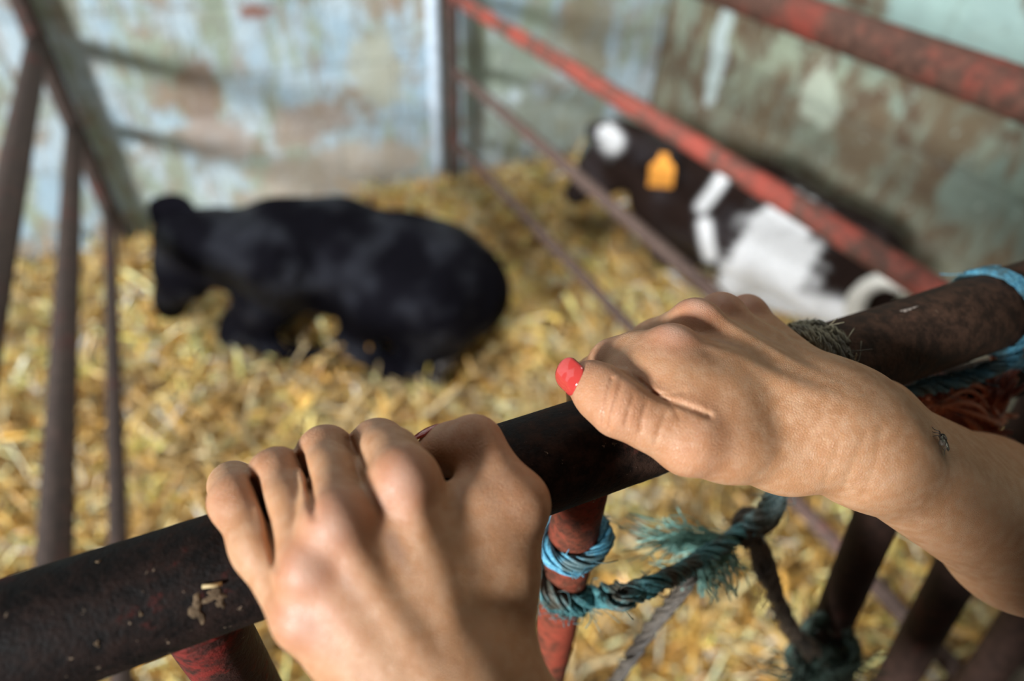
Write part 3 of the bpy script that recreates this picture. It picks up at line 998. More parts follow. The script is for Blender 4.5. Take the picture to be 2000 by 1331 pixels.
def hand_field(H, side):
    up = RB if side == 'L' else unit(RB * 0.8 + RA * 0.55)

    def f(P):
        # palm: metacarpals melted together
        d = None
        for i, n in enumerate(FN):
            r0, r1 = FR[n][0], (.0135, .0140, .0135, .0125)[i]
            c = cone(P, H[n][0] * .93 + H['carp'][i] * .07, r0 * .88, H['carp'][i], r1)
            d = c if d is None else smin(d, c, .0100 if side == 'L' else .0120)
        # knuckle heads stand a little proud
        for n in FN:
            k = H[n][0]
            d = smin(d, ball(P, k + up * KN[side][n][1], KN[side][n][0]), .0045)
        # palm flesh between the back of the hand and the rail
        for i in range(3):
            a = (H[FN[i]][0] + H[FN[i + 1]][0]) / 2 - up * 0.012 + (H['carp'][i] - H[FN[i]][0]) * .15
            b = (H['carp'][i] + H['carp'][i + 1]) / 2 - up * 0.006
            d = smin(d, cone(P, a, .0095, b, .0135), .010)
        # wrist and forearm
        w = H['wrist']
        e = H['elbow']
        cm = (H['carp'][1] + H['carp'][2]) / 2
        cross = unit(np.cross(e - w, up))
        nrm = unit(np.cross(cross, e - w))
        for sgn, rr in ((1, .0170), (-1, .0162)):
            off = cross * 0.0085 * sgn
            d = smin(d, cone(P, cm + off * 0.9, .0150, w + off, rr), .012)
            d = smin(d, cone(P, w + off, rr, w + (e - w) * 0.45 + off * 1.5, .0250), .014)
            d = smin(d, cone(P, w + (e - w) * 0.45 + off * 1.5, .0250, e + off, .034), .016)
        sh = SHOULDER[side]
        d = smin(d, cone(P, e, .034, sh, .044), .018)
        for c, r in EXTRA[side]:
            d = smin(d, ball(P, c, r), .009)
        # thumb
        t = H['thumb']
        tr = TR[side]
        th = cone(P, t[0], tr[0], t[1], tr[1])
        th = smin(th, cone(P, H['carp'][0], .0125, t[0], tr[0]), .010)
        d = smin(d, th, .009)
        if side == 'L':
            web = cone(P, t[1] * .45 + t[0] * .55 + RB * .001, .0105, H['index'][0] * .55 + H['carp'][0] * .45, .0105)
        else:
            web = cone(P, t[1] * .62 + t[0] * .38, .0095, H['index'][0] * .62 + H['carp'][0] * .38, .0095)
        d = smin(d, web, .010)
        tf = cone(P, t[1], tr[1] * .97, t[2] * .55 + t[1] * .45, tr[2] * .97)
        tf = smin(tf, cone(P, t[2] * .55 + t[1] * .45, tr[2] * .97, t[2], tr[2] * 1.02), .004)
        tf = smin(tf, cone(P, t[2], tr[2], t[2] * .4 + t[3] * .6, tr[3] * 1.06), .004)
        tf = smin(tf, cone(P, t[2] * .4 + t[3] * .6, tr[3] * 1.05, t[3], tr[3] * .90), .004)
        d = smin(d, tf, .0045)
        # fingers
        g = None
        for n in FN:
            p = H[n]
            r = FR[n]
            c = cone(P, p[0], r[0] * .90, p[0] * .42 + p[1] * .58, r[1] * 1.10)
            c = smin(c, cone(P, p[0] * .42 + p[1] * .58, r[1] * 1.08, p[1], r[1] * 1.0), .005)
            c = smin(c, cone(P, p[1], r[1], p[1] * .35 + p[2] * .65, r[2] * .99), .004)
            c = smin(c, cone(P, p[1] * .35 + p[2] * .65, r[2] * .97, p[2], r[2]), .004)
            c = smin(c, cone(P, p[2], r[2], p[3], r[3]), .004)
            g = c if g is None else smin(g, c, .0012)
        d = smin(d, g, .0040)
        # extensor tendons: faint ridges on the back
        for i, n in enumerate(FN):
            a = H[n][0] + up * KN[side][n][2]
            b = H['carp'][i] + up * .0125
            d = smin(d, cone(P, a, .0018, b, .0010), .0055)
        # creases
        for pts, wd, dp in CREASE[side]:
            q = polyd(P, pts)
            d = d + dp * np.exp(-(q / wd) ** 2)
        for pts, wd, dp in FOLD[side]:
            n_ = unit(sum(pts) / len(pts) - V(0, 0, 1.4))
            Q = P - (P @ n_)[:, None] * n_
            q = polyd(Q, [p - (p @ n_) * n_ for p in pts])
            lv = (P - sum(pts) / len(pts)) @ n_
            d = d + np.clip((.006 - lv) / .003, 0, 1) * dp * np.exp(-(q / wd) ** 2)
        # clefts between neighbouring fingers, cut straight down from the back of the hand
        for pts, dp in CLEFT[side]:
            n_ = unit((pts[0] + pts[-1]) / 2 - V(0, 0, 1.4))
            Q = P - (P @ n_)[:, None] * n_
            q = polyd(Q, [p - (p @ n_) * n_ for p in pts])
            lv = (P - (pts[0] + pts[-1]) / 2) @ n_
            amt = np.clip((.016 - lv) / .006, 0, 1)
            e0 = Q - (pts[0] - (pts[0] @ n_) * n_)
            fade = np.clip(np.sqrt((e0 * e0).sum(1)) / .010, 0, 1)
            d = d + amt * fade * (dp * np.exp(-(q / .0010) ** 2) + .0012 * np.exp(-(q / .0034) ** 2))
        # flesh flattens where it presses on the pipe
        ax = P - RC.astype(np.float32)
        ax = ax - (ax @ RU.astype(np.float32))[:, None] * RU.astype(np.float32)
        rail = np.sqrt((ax * ax).sum(1)) - (RR + .0003)
        m = np.maximum(d, -rail)
        return m.astype(np.float32)
    return f


# knuckle: radius, rise, tendon rise
KN = dict(
    L=dict(index=(.0084, .0040, .0078), middle=(.0082, .0048, .0080), ring=(.0076, .0044, .0070), little=(.0072, .0034, .0058)),
    R=dict(index=(.0088, .0030, .0066), middle=(.0084, .0030, .0066), ring=(.0078, .0030, .0060), little=(.0070, .0028, .0054)))
EXTRA = dict(L=[(V(0.05593, 0.10138, 1.22984) + RU * 0.0015, .0090), (V(0.04421, 0.10435, 1.23240), .0105), (V(0.04272, 0.09503, 1.22726), .0110)], R=[(V(0.22126, 0.09287, 1.21150), .0115), (V(0.11566, 0.11653, 1.24208), .0092), (V(0.11524, 0.12737, 1.23969), .0085), (V(0.11912, 0.10783, 1.24367), .0105), (V(0.12646, 0.11190, 1.24379), .0118), (V(0.13342, 0.10286, 1.24112), .0122), (V(0.12190, 0.12050, 1.24328), .0102)])
RT = RIGHT['thumb']
LT = LEFT['thumb']


def across(axis_a, axis_b, t, rad, out, half=70, n=9):
    """a crease line running over the back of a finger"""
    ax = unit(np.asarray(axis_b) - np.asarray(axis_a))
    o = unit(out - ax * (out @ ax))
    s = np.cross(ax, o)
    c = np.asarray(axis_a) + (np.asarray(axis_b) - np.asarray(axis_a)) * t
    return [c + rad * (o * math.cos(math.radians(q)) + s * math.sin(math.radians(q))) for q in np.linspace(-half, half, n)]


CREASE = dict(L=[], R=[])
FOLD = dict(L=[], R=[
    # skin folds over the thumb joint, at the thumb's root, and where the thumb meets the hand
    ([V(0.09853, 0.11668, 1.25451), V(0.09359, 0.11161, 1.25445), V(0.09149, 0.10938, 1.25042), V(0.09093, 0.10794, 1.24581)], .00065, .0007),
    ([V(0.10052, 0.11448, 1.25314), V(0.09576, 0.10954, 1.25318), V(0.09287, 0.10725, 1.24907), V(0.09228, 0.10609, 1.24464)], .00060, .0006),
    ([V(0.10231, 0.10909, 1.25203), V(0.09843, 0.10588, 1.25087), V(0.09651, 0.10358, 1.24681)], .0006, .00042),
    ([V(0.10481, 0.10545, 1.25093), V(0.10124, 0.10219, 1.24975), V(0.10019, 0.10032, 1.24482)], .0007, .00042),
    ([V(0.10859, 0.09972, 1.24970), V(0.10481, 0.09715, 1.24777), V(0.10382, 0.09622, 1.24226)], .0008, .0004),
    ([V(0.10365, 0.12191, 1.25468), V(0.10629, 0.11492, 1.25375), V(0.10832, 0.10926, 1.25247), V(0.10982, 0.10499, 1.25210), V(0.11588, 0.10030, 1.25049), V(0.12236, 0.09491, 1.24843)], .0010, .0011),
    ([V(0.10925, 0.10707, 1.25226), V(0.11368, 0.10474, 1.25215), V(0.11860, 0.10450, 1.25225)], .0007, .0004),
    ([V(0.11151, 0.10465, 1.25076), V(0.11308, 0.10083, 1.24949), V(0.11340, 0.09856, 1.24798)], .0007, .0003),
    ([V(0.13943, 0.08208, 1.22147), V(0.14051, 0.07965, 1.22954), V(0.14680, 0.08160, 1.23360)], .0012, .00022),
    ([V(0.17320, 0.06895, 1.21451), V(0.17516, 0.07170, 1.22490), V(0.18236, 0.07599, 1.23059)], .0011, .00022),
    ([V(0.16564, 0.07216, 1.21625), V(0.16725, 0.07418, 1.22613), V(0.17142, 0.07776, 1.23117)], .0010, .00018),
    ([V(0.18059, 0.06531, 1.21247), V(0.18402, 0.06893, 1.22353), V(0.19186, 0.07609, 1.22877)], .0011, .0002)])
for n_ in FN:
    p_ = LEFT[n_]
    out_ = unit(unit(p_[1] - p_[0]) - unit(p_[2] - p_[1]))
    for dq, dp_ in ((-.10, .00012), (0.0, .0002), (.10, .00012)):
        c_ = p_[1] + (p_[2] - p_[1]) * max(dq, 0) + (p_[0] - p_[1]) * max(-dq, 0)
        CREASE['L'].append((across(c_, c_ + unit(p_[2] - p_[0]) * .01, 0, FR[n_][1] * 1.0, out_, 50), .0006, dp_))

CLEFT = dict(L=[
    ([V(-0.01404, 0.10493, 1.23440), V(-0.01292, 0.11104, 1.23857), V(-0.01276, 0.12103, 1.23685), V(-0.01340, 0.13077, 1.23491), V(-0.01429, 0.13985, 1.23372)], .0038),
    ([V(-0.00075, 0.11102, 1.24284), V(0.00024, 0.11885, 1.24333), V(0.00090, 0.12898, 1.23931), V(0.00087, 0.13698, 1.23624), V(0.00048, 0.14290, 1.23417)], .0038),
    ([V(0.01627, 0.11881, 1.24659), V(0.01653, 0.12656, 1.24458), V(0.01644, 0.13411, 1.24120), V(0.01637, 0.14115, 1.23748)], .0034)], R=[])

VOX = 0.0008
parts_v, parts_f, tone_a, vein_a, wr_a, hue_a = [], [], [], [], [], []
base = 0
fields = {}
for side, H in (('L', LEFT), ('R', RIGHT)):
    allp = np.array([p for k in FN for p in H[k]] + H['carp'] + H['thumb'] + [H['wrist'], H['elbow'], SHOULDER[side]])
    f = hand_field(H, side)
    fields[side] = f
    v, q = surface(f, allp.min(0) - .045, allp.max(0) + .045, VOX)
    up = RB if side == 'L' else unit(RB * 0.8 + RA * 0.55)
    kn = [H[n][0] + up * .011 for n in FN]
    tone = 0.85 * near(v, kn, .0105)
    tone = np.maximum(tone, 0.55 * near(v, [H['thumb'][2], H['thumb'][1]], .014))
    tone = np.maximum(tone, 0.50 * near(v, [H[n][1] for n in FN], .0115))
    tone = np.maximum(tone, 0.7 * near(v, [H['thumb'][3]], .012))
    tone = np.maximum(tone, 0.6 * near(v, [H[n][3] for n in FN], .011))
    gaps = np.zeros(len(v))
    for i in range(3):
        gaps = np.maximum(gaps, near(v, [(H[FN[i]][0] + H[FN[i + 1]][0]) / 2 + (H[FN[i]][1] - H[FN[i]][0]) * .25], .006))
    hue = 0.75 * near(v, [H[n][0] + up * .014 for n in FN], .0055)
    vein = np.zeros(len(v))
    for i in range(3):
        a = (H[FN[i]][0] + H[FN[i + 1]][0]) / 2 + up * .010
        b = (H['carp'][i] + H['carp'][i + 1]) / 2 + up * .012 + (H['carp'][i] - H['carp'][i + 1]) * (.5 - .4 * i)
        vein = np.maximum(vein, np.exp(-(segd(v, a * .8 + b * .2, b) / .0022) ** 2))
    wr = np.maximum(0.9 * near(v, [H['thumb'][2]], .014), 0.9 * near(v, [H['thumb'][1]], .016))
    wr = np.maximum(wr, 0.7 * near(v, [H[n][1] for n in FN], .012))
    wr = np.maximum(wr, 0.8 * np.exp(-(segd(v, H['wrist'], H['carp'][0]) / .024) ** 2))
    parts_v.append(v)
    parts_f.append(q + base)
    base += len(v)
    tone_a.append(tone)
    vein_a.append(vein)
    wr_a.append(wr)
    hue_a.append(hue)


def plain_field(bones):
    def f(P):
        d = None
        for p0, r0, p1, r1, k in bones:
            c = cone(P, p0, r0, p1, r1)
            d = c if d is None else smin(d, c, k)
        return d.astype(np.float32)
    return f


# unseen rest of the person, head and body placed to shade the forearm
HC = V(-0.060, -0.127, 1.350)
FWD, RT_ = unit(V(0.30, 0.80, -0.52)), unit(V(0.94, -0.35, 0.0))
UPH = np.cross(RT_, FWD)
hp = lambda r, f_, u_: HC + RT_ * r + FWD * f_ + UPH * u_
SHL, SHR = V(-0.125, -0.235, 1.190), V(0.215, -0.285, 1.190)
HEAD = [(hp(0, -.010, .020), .086, hp(0, -.030, .030), .086, .03), (hp(0, .030, -.030), .062, hp(0, .045, -.065), .046, .04),
        (hp(0, .055, -.085), .026, hp(0, .058, -.090), .024, .03),
        (hp(0, .074, .012), .008, hp(0, .094, -.030), .0115, .012),
        (hp(-.014, .078, -.034), .008, hp(.014, .078, -.034), .008, .008),
        (hp(-.018, .078, -.058), .006, hp(.018, .078, -.058), .006, .006), (hp(-.014, .077, -.067), .0065, hp(.014, .077, -.067), .0065, .004),
        (hp(-.034, .066, .022), .008, hp(.034, .066, .022), .008, .02),
        (hp(-.079, -.008, .008), .012, hp(-.077, -.004, -.030), .008, .006), (hp(.079, -.008, .008), .012, hp(.077, -.004, -.030), .008, .006),
        (hp(0, -.030, -.040), .050, (SHL + SHR) / 2 + V(0, 0.01, .010), .058, .03)]
hv, hq = surface(plain_field(HEAD), HC - .24, HC + .24, .004)
parts_v.append(hv)
parts_f.append(hq + base)
for a_, k_ in ((tone_a, .1), (vein_a, 0), (wr_a, 0), (hue_a, 0)):
    a_.append(np.full(len(hv), k_))
PV = np.vstack(parts_v)
person = link('person', PV, np.vstack(parts_f), M_skin, None, True,
              {'tone': np.concatenate(tone_a), 'vein': np.concatenate(vein_a), 'wrinkle': np.concatenate(wr_a), 'hue': np.concatenate(hue_a)})
tag(person, 'person with bare forearms gripping the gate rail with both hands, nails painted red', 'person')


M_hair = plain('brown_hair', (0.045, 0.026, 0.016), 0.5, 0.4, 0.4, 300, 0.6, 0.003)
M_shirt = plain('dark_shirt', (0.035, 0.040, 0.055), 0.85, 0.2, 0.2, 400, 0.3, 0.001)
M_trousers = plain('dark_trousers', (0.025, 0.030, 0.045), 0.85, 0.2, 0.2, 400, 0.3, 0.001)
M_boot = plain('boots', (0.02, 0.02, 0.018), 0.5)
for sg in (-1, 1):
    ec = hp(.030 * sg, .068, .006)
    mb = MB()
    mb.tube([ec - RT_ * .010, ec, ec + RT_ * .010], [.004, .0095, .004], 12)
    mb.build('eye', plain('eye_white', (0.5, 0.47, 0.44), 0.2, 0.5, 0.05), person)
HIP = V(0.05, -0.36, 0.83)


def cloth(name, bones, lo, hi, mat, h=.006):
    v_, q_ = surface(plain_field(bones), lo, hi, h)
    return link(name, v_, q_, mat, person)


cloth('hair', [(hp(0, -.030, .034), .092, hp(0, -.050, .010), .090, .03), (hp(0, .020, .062), .050, hp(0, -.03, .06), .075, .03), (hp(0, -.075, -.02), .060, hp(0, -.10, -.13), .040, .04)], HC - .3, HC + .3, M_hair)
MIDS = (SHL + SHR) / 2
LE, RE = LEFT['elbow'], RIGHT['elbow']
cloth('shirt', [(SHL, .062, SHR, .062, .03), (MIDS - V(.07, 0, .06), .100, HIP + V(-.055, .02, .10), .098, .08), (MIDS + V(.07, 0, -.06), .100, HIP + V(.055, .02, .10), .098, .08),
                (HIP + V(-.06, 0, .1), .105, HIP + V(.06, 0, .1), .105, .06),
                (SHL, .058, SHL + (LE - SHL) * .80, .046, .03), (SHR, .058, SHR + (RE - SHR) * .80, .046, .03)], V(-.45, -.7, .6), V(.65, .2, 1.36), M_shirt)
cloth('trousers', [(HIP + V(-.06, 0, 0), .110, HIP + V(.06, 0, 0), .110, .05), (HIP + V(-.075, 0, -.03), .098, V(-.04, -.33, .46), .062, .05), (V(-.04, -.33, .46), .062, V(-.045, -.40, .10), .052, .03),
                   (HIP + V(.075, 0, -.03), .098, V(.15, -.34, .46), .062, .05), (V(.15, -.34, .46), .062, V(.155, -.41, .10), .052, .03)], V(-.25, -.6, .03), V(.4, -.15, 1.0), M_trousers, .007)
for x_ in (-.045, .155):
    cloth('boot', [(V(x_, -.42, .11), .052, V(x_, -.42, .055), .050, .02), (V(x_, -.42, .052), .050, V(x_ + .01, -.27, .045), .043, .03)], V(x_ - .1, -.55, -.01), V(x_ + .12, -.18, .22), M_boot)

nm = N('nail_polish')
M_polish = nm.done((0.42, 0.040, 0.034), 0.12, 0, 0.6)
nm.b.inputs['Coat Weight'].default_value = 0.6
nm.b.inputs['Coat Roughness'].default_value = 0.06


def nail(name, ctr, axis, out, width, length, rad, field, lift=0.0004, mat=None):
    """a curved varnished plate lying on the back of a finger tip"""
    ax = unit(axis)
    o = unit(out - ax * (out @ ax))
    s = np.cross(o, ax)
    nu, nv = 18, 16
    grid = []
    for j in range(nv + 1):
        v = j / nv
        # rounded outline: cuticle end (v=0) and free edge (v=1)
        wv = math.sqrt(max(0.0, 1 - max(0, (0.30 - v) / 0.30) ** 2.2 * 0.9)) * math.sqrt(max(0.0, 1 - max(0, (v - 0.70) / 0.30) ** 2.4 * 0.8))
        for i in range(nu + 1):
            u = (i / nu * 2 - 1) * wv
            grid.append((u, v))
    P = np.array([ctr + ax * (v - 0.42) * length + s * u * width * 0.5 + o * 0.014 for u, v in grid])
    for _ in range(26):                                   # lower the sheet on to the skin
        dd = field(P.astype(np.float32))
        step = np.where(dd < 0.00008, 0, np.maximum(dd * 0.85, 0.00004))
        step = np.where((P - ctr) @ o < -0.004, 0, step)
        P = P - o * step[:, None]
    top = [(p, (p - ctr) @ o, rad * math.cos(min(1.2, abs(u) * width * 0.5 / rad)) - rad) for p, (u, v) in zip(P, grid)]
    hmax = max(h for _, h, _ in top)
    vs = []
    for k, (p, h, ideal) in enumerate(top):
        j = k // (nu + 1)
        v = j / nv
        want = hmax + ideal - 0.0008 * abs(v - 0.4) ** 2 * 4
        hh = max(h, want - 0.0022)
        hh = 0.35 * hh + 0.65 * want
        vs.append(p + o * (hh - h + lift))
    n = len(vs)
    vs += [p - o * 0.0009 for p in vs]
    fs = []
    W = nu + 1
    for j in range(nv):
        for i in range(nu):
            a = j * W + i
            fs.append((a, a + 1, a + W + 1, a + W))
            fs.append((n + a, n + a + W, n + a + W + 1, n + a + 1))
    rim = [i for i in range(W)] + [j * W + nu for j in range(1, nv + 1)] + [nv * W + i for i in range(nu - 1, -1, -1)] + [j * W for j in range(nv - 1, 0, -1)]
    for a, b in zip(rim, rim[1:] + rim[:1]):
        fs.append((b, a, n + a, n + b))
    ob = link(name, vs, fs, mat or M_polish, person)
    return ob


t = RT
axis = unit(t[3] - t[2])
o_ = nail('thumbnail', t[3] + axis * .0026, axis, unit(RB * 0.50 - RU * 0.95 + RA * 0.25), .0112, .0120, .0072, fields['R'])
o_['label'] = 'glossy coral red thumbnail'
t = LT
axis = unit(t[3] - t[2])
o_ = nail('thumbnail', t[3] - axis * .0004, axis, unit(RA * 1.0 + RB * 0.30 + RU * 0.05), .0100, .0110, .0072, fields['L'])
o_['label'] = 'glossy coral red thumbnail'
for side, H in (('L', LEFT), ('R', RIGHT)):
    for n_ in FN:
        p_ = H[n_]
        ax_ = unit(p_[3] - p_[2])
        m_ = (p_[2] + p_[3]) / 2
        out_ = m_ - RC
        out_ = unit(out_ - RU * (out_ @ RU))
        nail('fingernail', p_[3], ax_, out_, FR[n_][3] * 1.35, .0095, .0058, fields[side])

# ------------------------------------------------------------------ calves
def coat_material(name):
    n = N(name)
    o = n.obj()
    c = n.attr('coat', 'Color')
    hair = n.noise(n.obj((1, 1, 3)), 120, 4, 0.7)
    c = n.mix(n.ramp(hair, 0.3, 0.75, 0.0, 0.35), c, (0.009, 0.007, 0.006), 'MIX')
    n.bump(n.math('ADD', n.noise(o, 8, 3, 0.5), n.math('MULTIPLY', n.noise(o, 60, 6, 0.7), 0.18)), 0.8, 0.05)
    patch = n.ramp(n.noise(n.obj(off=(0.3, 0.1, 0.0)), 6.5, 2, 0.5), 0.40, 0.68)
    m = n.done(c, n.ramp(patch, 0, 1, 0.65, 0.38), 0, 0.1)
    n.put(n.b.inputs['Specular IOR Level'], n.ramp(patch, 0, 1, 0.02, 0.30))
    n.b.inputs['Specular Tint'].default_value = (0.72, 0.80, 1.0, 1)  # blue of the sky's highlights put into the coat's sheen
    return m


M_coat = coat_material('calf_coat')
M_hoof = plain('hoof', (0.05, 0.04, 0.035), 0.5)
M_eye = plain('eye', (0.006, 0.005, 0.005), 0.08, 0.6, 0.0)


def body(name, bones, mat, lo, hi, coat, label, h=0.008, k=0.05):
    def f(P):
        d = None
        for b in bones:
            p0, r0, p1, r1 = b[:4]
            kk = b[4] if len(b) > 4 else k
            fl = b[5] if len(b) > 5 else None
            c = cone(P, p0, r0, p1, r1, fl)
            d = c if d is None else smin(d, c, kk)
        return d.astype(np.float32)
    v, q = surface(f, lo, hi, h)
    o = link(name, v, q, mat, None, True, {'coat': coat(v)})
    tag(o, label, 'calf')
    return o, f


def ear(parent, root, tip, width, normal, mat_color, cup=0.3):
    root, tip = np.asarray(root, float), np.asarray(tip, float)
    ax = tip - root
    L = np.linalg.norm(ax)
    ax = ax / L
    o = unit(normal - ax * (np.asarray(normal) @ ax))
    s = np.cross(o, ax)
    nu, nv = 10, 16
    top, bot = [], []
    for j in range(nv + 1):
        v = j / nv
        w = width * 0.5 * (math.sin(math.pi * min(1, 0.18 + 0.82 * v)) ** 0.75 + 0.02)
        for i in range(nu + 1):
            u = i / nu * 2 - 1
            p = root + ax * L * v + s * w * u + o * (cup * w * (u * u) * 1.3 - cup * w)
            top.append(p)
            bot.append(p - o * (0.006 * (1 - u * u) + 0.002))
    n = len(top)
    W = nu + 1
    fs = []
    for j in range(nv):
        for i in range(nu):
            a = j * W + i
            fs.append((a, a + 1, a + W + 1, a + W))
            fs.append((n + a, n + a + W, n + a + W + 1, n + a + 1))
    rim = [i for i in range(W)] + [j * W + nu for j in range(1, nv + 1)] + [nv * W + i for i in range(nu - 1, -1, -1)] + [j * W for j in range(nv - 1, 0, -1)]
    for a, b in zip(rim, rim[1:] + rim[:1]):
        fs.append((b, a, n + a, n + b))
    return link('ear', top + bot, fs, M_coat, parent, True, {'coat': np.tile(np.array(mat_color), (2 * n, 1))})


def small(name, parent, mat, *prims):
    """a small smooth part from a few tapered tubes"""
    mb_ = MB()
    for pts, rad in prims:
        mb_.tube(pts, rad, 14)
    return mb_.build(name, mat, parent)


def blob(name, parent, mat, ctr, r, flat=(1, 1, 1), n=14):
    vs, fs = [], []
    for i in range(n + 1):
        th = math.pi * i / n
        for k in range(2 * n):
            ph = math.pi * k / n
            vs.append(np.asarray(ctr) + r * np.array([math.sin(th) * math.cos(ph) * flat[0], math.sin(th) * math.sin(ph) * flat[1], math.cos(th) * flat[2]]))
    for i in range(n):
        for k in range(2 * n):
            k2 = (k + 1) % (2 * n)
            fs.append((i * 2 * n + k, (i + 1) * 2 * n + k, (i + 1) * 2 * n + k2, i * 2 * n + k2))
    return link(name, vs, fs, mat, parent)


BLACK = np.array([0.0035, 0.0035, 0.0058])
# the black calf: chest on the left, rump on the right, head turned to the straw
B1 = [
    (V(0.11395, 1.59308, 0.37500), .145, V(0.29165, 1.50808, 0.36500), .152),
    (V(0.29165, 1.50808, 0.36500), .152, V(0.47217, 1.38342, 0.34500), .150),
    (V(0.46962, 1.37663, 0.34500), .150, V(0.52759, 1.33196, 0.32000), .140),
    (V(0.11073, 1.58667, 0.47000), .085, V(0.25922, 1.54554, 0.47500), .075),              # withers
    (V(0.41088, 1.44317, 0.45000), .075, V(0.50593, 1.34833, 0.41000), .080),              # hips
    (V(0.08435, 1.53333, 0.42000), .125, V(-0.04084, 1.62361, 0.44000), .090),              # neck
    (V(-0.04500, 1.60992, 0.43000), .098, V(-0.10974, 1.67351, 0.44000), .082),
    (V(-0.12110, 1.68910, 0.44000), .076, V(-0.15642, 1.68855, 0.36000), .066, .03),         # forehead to face
    (V(-0.15642, 1.68855, 0.36000), .064, V(-0.21139, 1.71125, 0.24500), .044, .03),
    (V(-0.08184, 1.67158, 0.38500), .078, V(-0.14400, 1.67290, 0.31500), .056, .03),         # jaw
    (V(-0.20396, 1.71930, 0.25000), .050, V(-0.21761, 1.71737, 0.22200), .044, .02),         # muzzle
    (V(0.08292, 1.52142, 0.37000), .100, V(0.03062, 1.51945, 0.30000), .078, .04),
    (V(0.03062, 1.51945, 0.30000), .078, V(-0.04470, 1.54140, 0.22000), .054, .03),         # near foreleg
    (V(-0.04567, 1.54728, 0.21200), .048, V(0.04527, 1.45503, 0.15500), .034, .02),
    (V(0.04527, 1.45503, 0.15500), .034, V(0.12351, 1.41443, 0.14500), .030, .02),
    (V(-0.04664, 1.56746, 0.22500), .046, V(-0.07724, 1.54624, 0.19500), .040, .03),
    (V(0.44970, 1.30397, 0.34500), .125, V(0.29433, 1.36274, 0.31500), .090, .03),         # thigh to stifle
    (V(0.29785, 1.38323, 0.29000), .080, V(0.22616, 1.39800, 0.20000), .050, .03),
    (V(0.40048, 1.28589, 0.23000), .085, V(0.44335, 1.27669, 0.26000), .095, .04),
    (V(0.22340, 1.39253, 0.19000), .046, V(0.29273, 1.28963, 0.16000), .038, .02),         # shank
    (V(0.29273, 1.28963, 0.16000), .038, V(0.37933, 1.21884, 0.15000), .036, .02),
]
o1, f1 = body('calf', B1, M_coat, V(-0.55, 0.85, 0.02), V(0.85, 2.0, 0.75), lambda v: np.tile(BLACK, (len(v), 1)),
              'glossy black calf curled up on the straw in the middle of the pen')
ear(o1, V(-0.09356, 1.63066, 0.50000), V(-0.17846, 1.72993, 0.54000), .12, V(-0.2, -0.8, 0.5), BLACK * 1.2)
ear(o1, V(-0.05506, 1.60021, 0.47000), V(-0.02105, 1.50145, 0.42000), .075, V(0.3, -0.8, 0.5), BLACK * 1.2)
blob('eye', o1, M_eye, V(-0.09174, 1.65094, 0.42000), .014)
small('tail', o1, M_hoof, ([V(0.50514, 1.25727, 0.37000), V(0.54083, 1.25442, 0.30000), V(0.49796, 1.24475, 0.22000), V(0.43382, 1.22809, 0.18000), V(0.39069, 1.20837, 0.15500)], [.020, .018, .018, .030, .010]))
small('hoof', o1, M_hoof, ([V(0.12351, 1.41443, 0.14500), V(0.15890, 1.39569, 0.14000)], [.030, .026]))
small('hoof', o1, M_hoof, ([V(0.37933, 1.21884, 0.15000), V(0.41862, 1.19191, 0.14500)], [.036, .030]))

# the black and white calf beyond the fence
WHITE = np.array([0.80, 0.82, 0.84])
BRN = np.array([0.017, 0.010, 0.008])
B2 = [
    (V(1.34338, 1.45643, 0.38500), .150, V(1.47149, 1.23028, 0.38500), .170),
    (V(1.47149, 1.23028, 0.38500), .170, V(1.56971, 0.94104, 0.36500), .160),
    (V(1.36239, 1.46004, 0.48000), .070, V(1.45579, 1.25658, 0.49000), .070),
    (V(1.47006, 1.07503, 0.48000), .070, V(1.55009, 0.89219, 0.45000), .080),
    (V(1.33898, 1.46252, 0.42000), .115, V(1.26151, 1.61853, 0.48000), .080),
    (V(1.26151, 1.61853, 0.48000), .080, V(1.22558, 1.67795, 0.50000), .072),
    (V(1.22799, 1.68038, 0.49500), .070, V(1.18925, 1.71060, 0.40500), .060, .03),
    (V(1.18925, 1.71060, 0.40500), .058, V(1.14424, 1.75039, 0.29000), .042, .03),
    (V(1.24708, 1.61327, 0.43000), .058, V(1.18416, 1.65760, 0.36000), .045, .03),
    (V(1.28922, 1.42055, 0.33000), .075, V(1.29510, 1.39388, 0.22500), .050, .03),
    (V(1.30061, 1.39981, 0.22000), .046, V(1.45765, 1.34900, 0.18000), .036, .02),
    (V(1.53381, 1.01187, 0.38000), .120, V(1.47172, 1.14669, 0.35000), .105, .04),
    (V(1.47198, 1.14050, 0.33500), .095, V(1.41327, 1.16970, 0.22500), .060, .03),
    (V(1.41573, 1.16852, 0.21500), .055, V(1.53705, 1.07152, 0.17500), .042, .02),
    (V(1.53705, 1.07152, 0.17500), .042, V(1.61399, 0.96705, 0.16500), .038, .02),
]


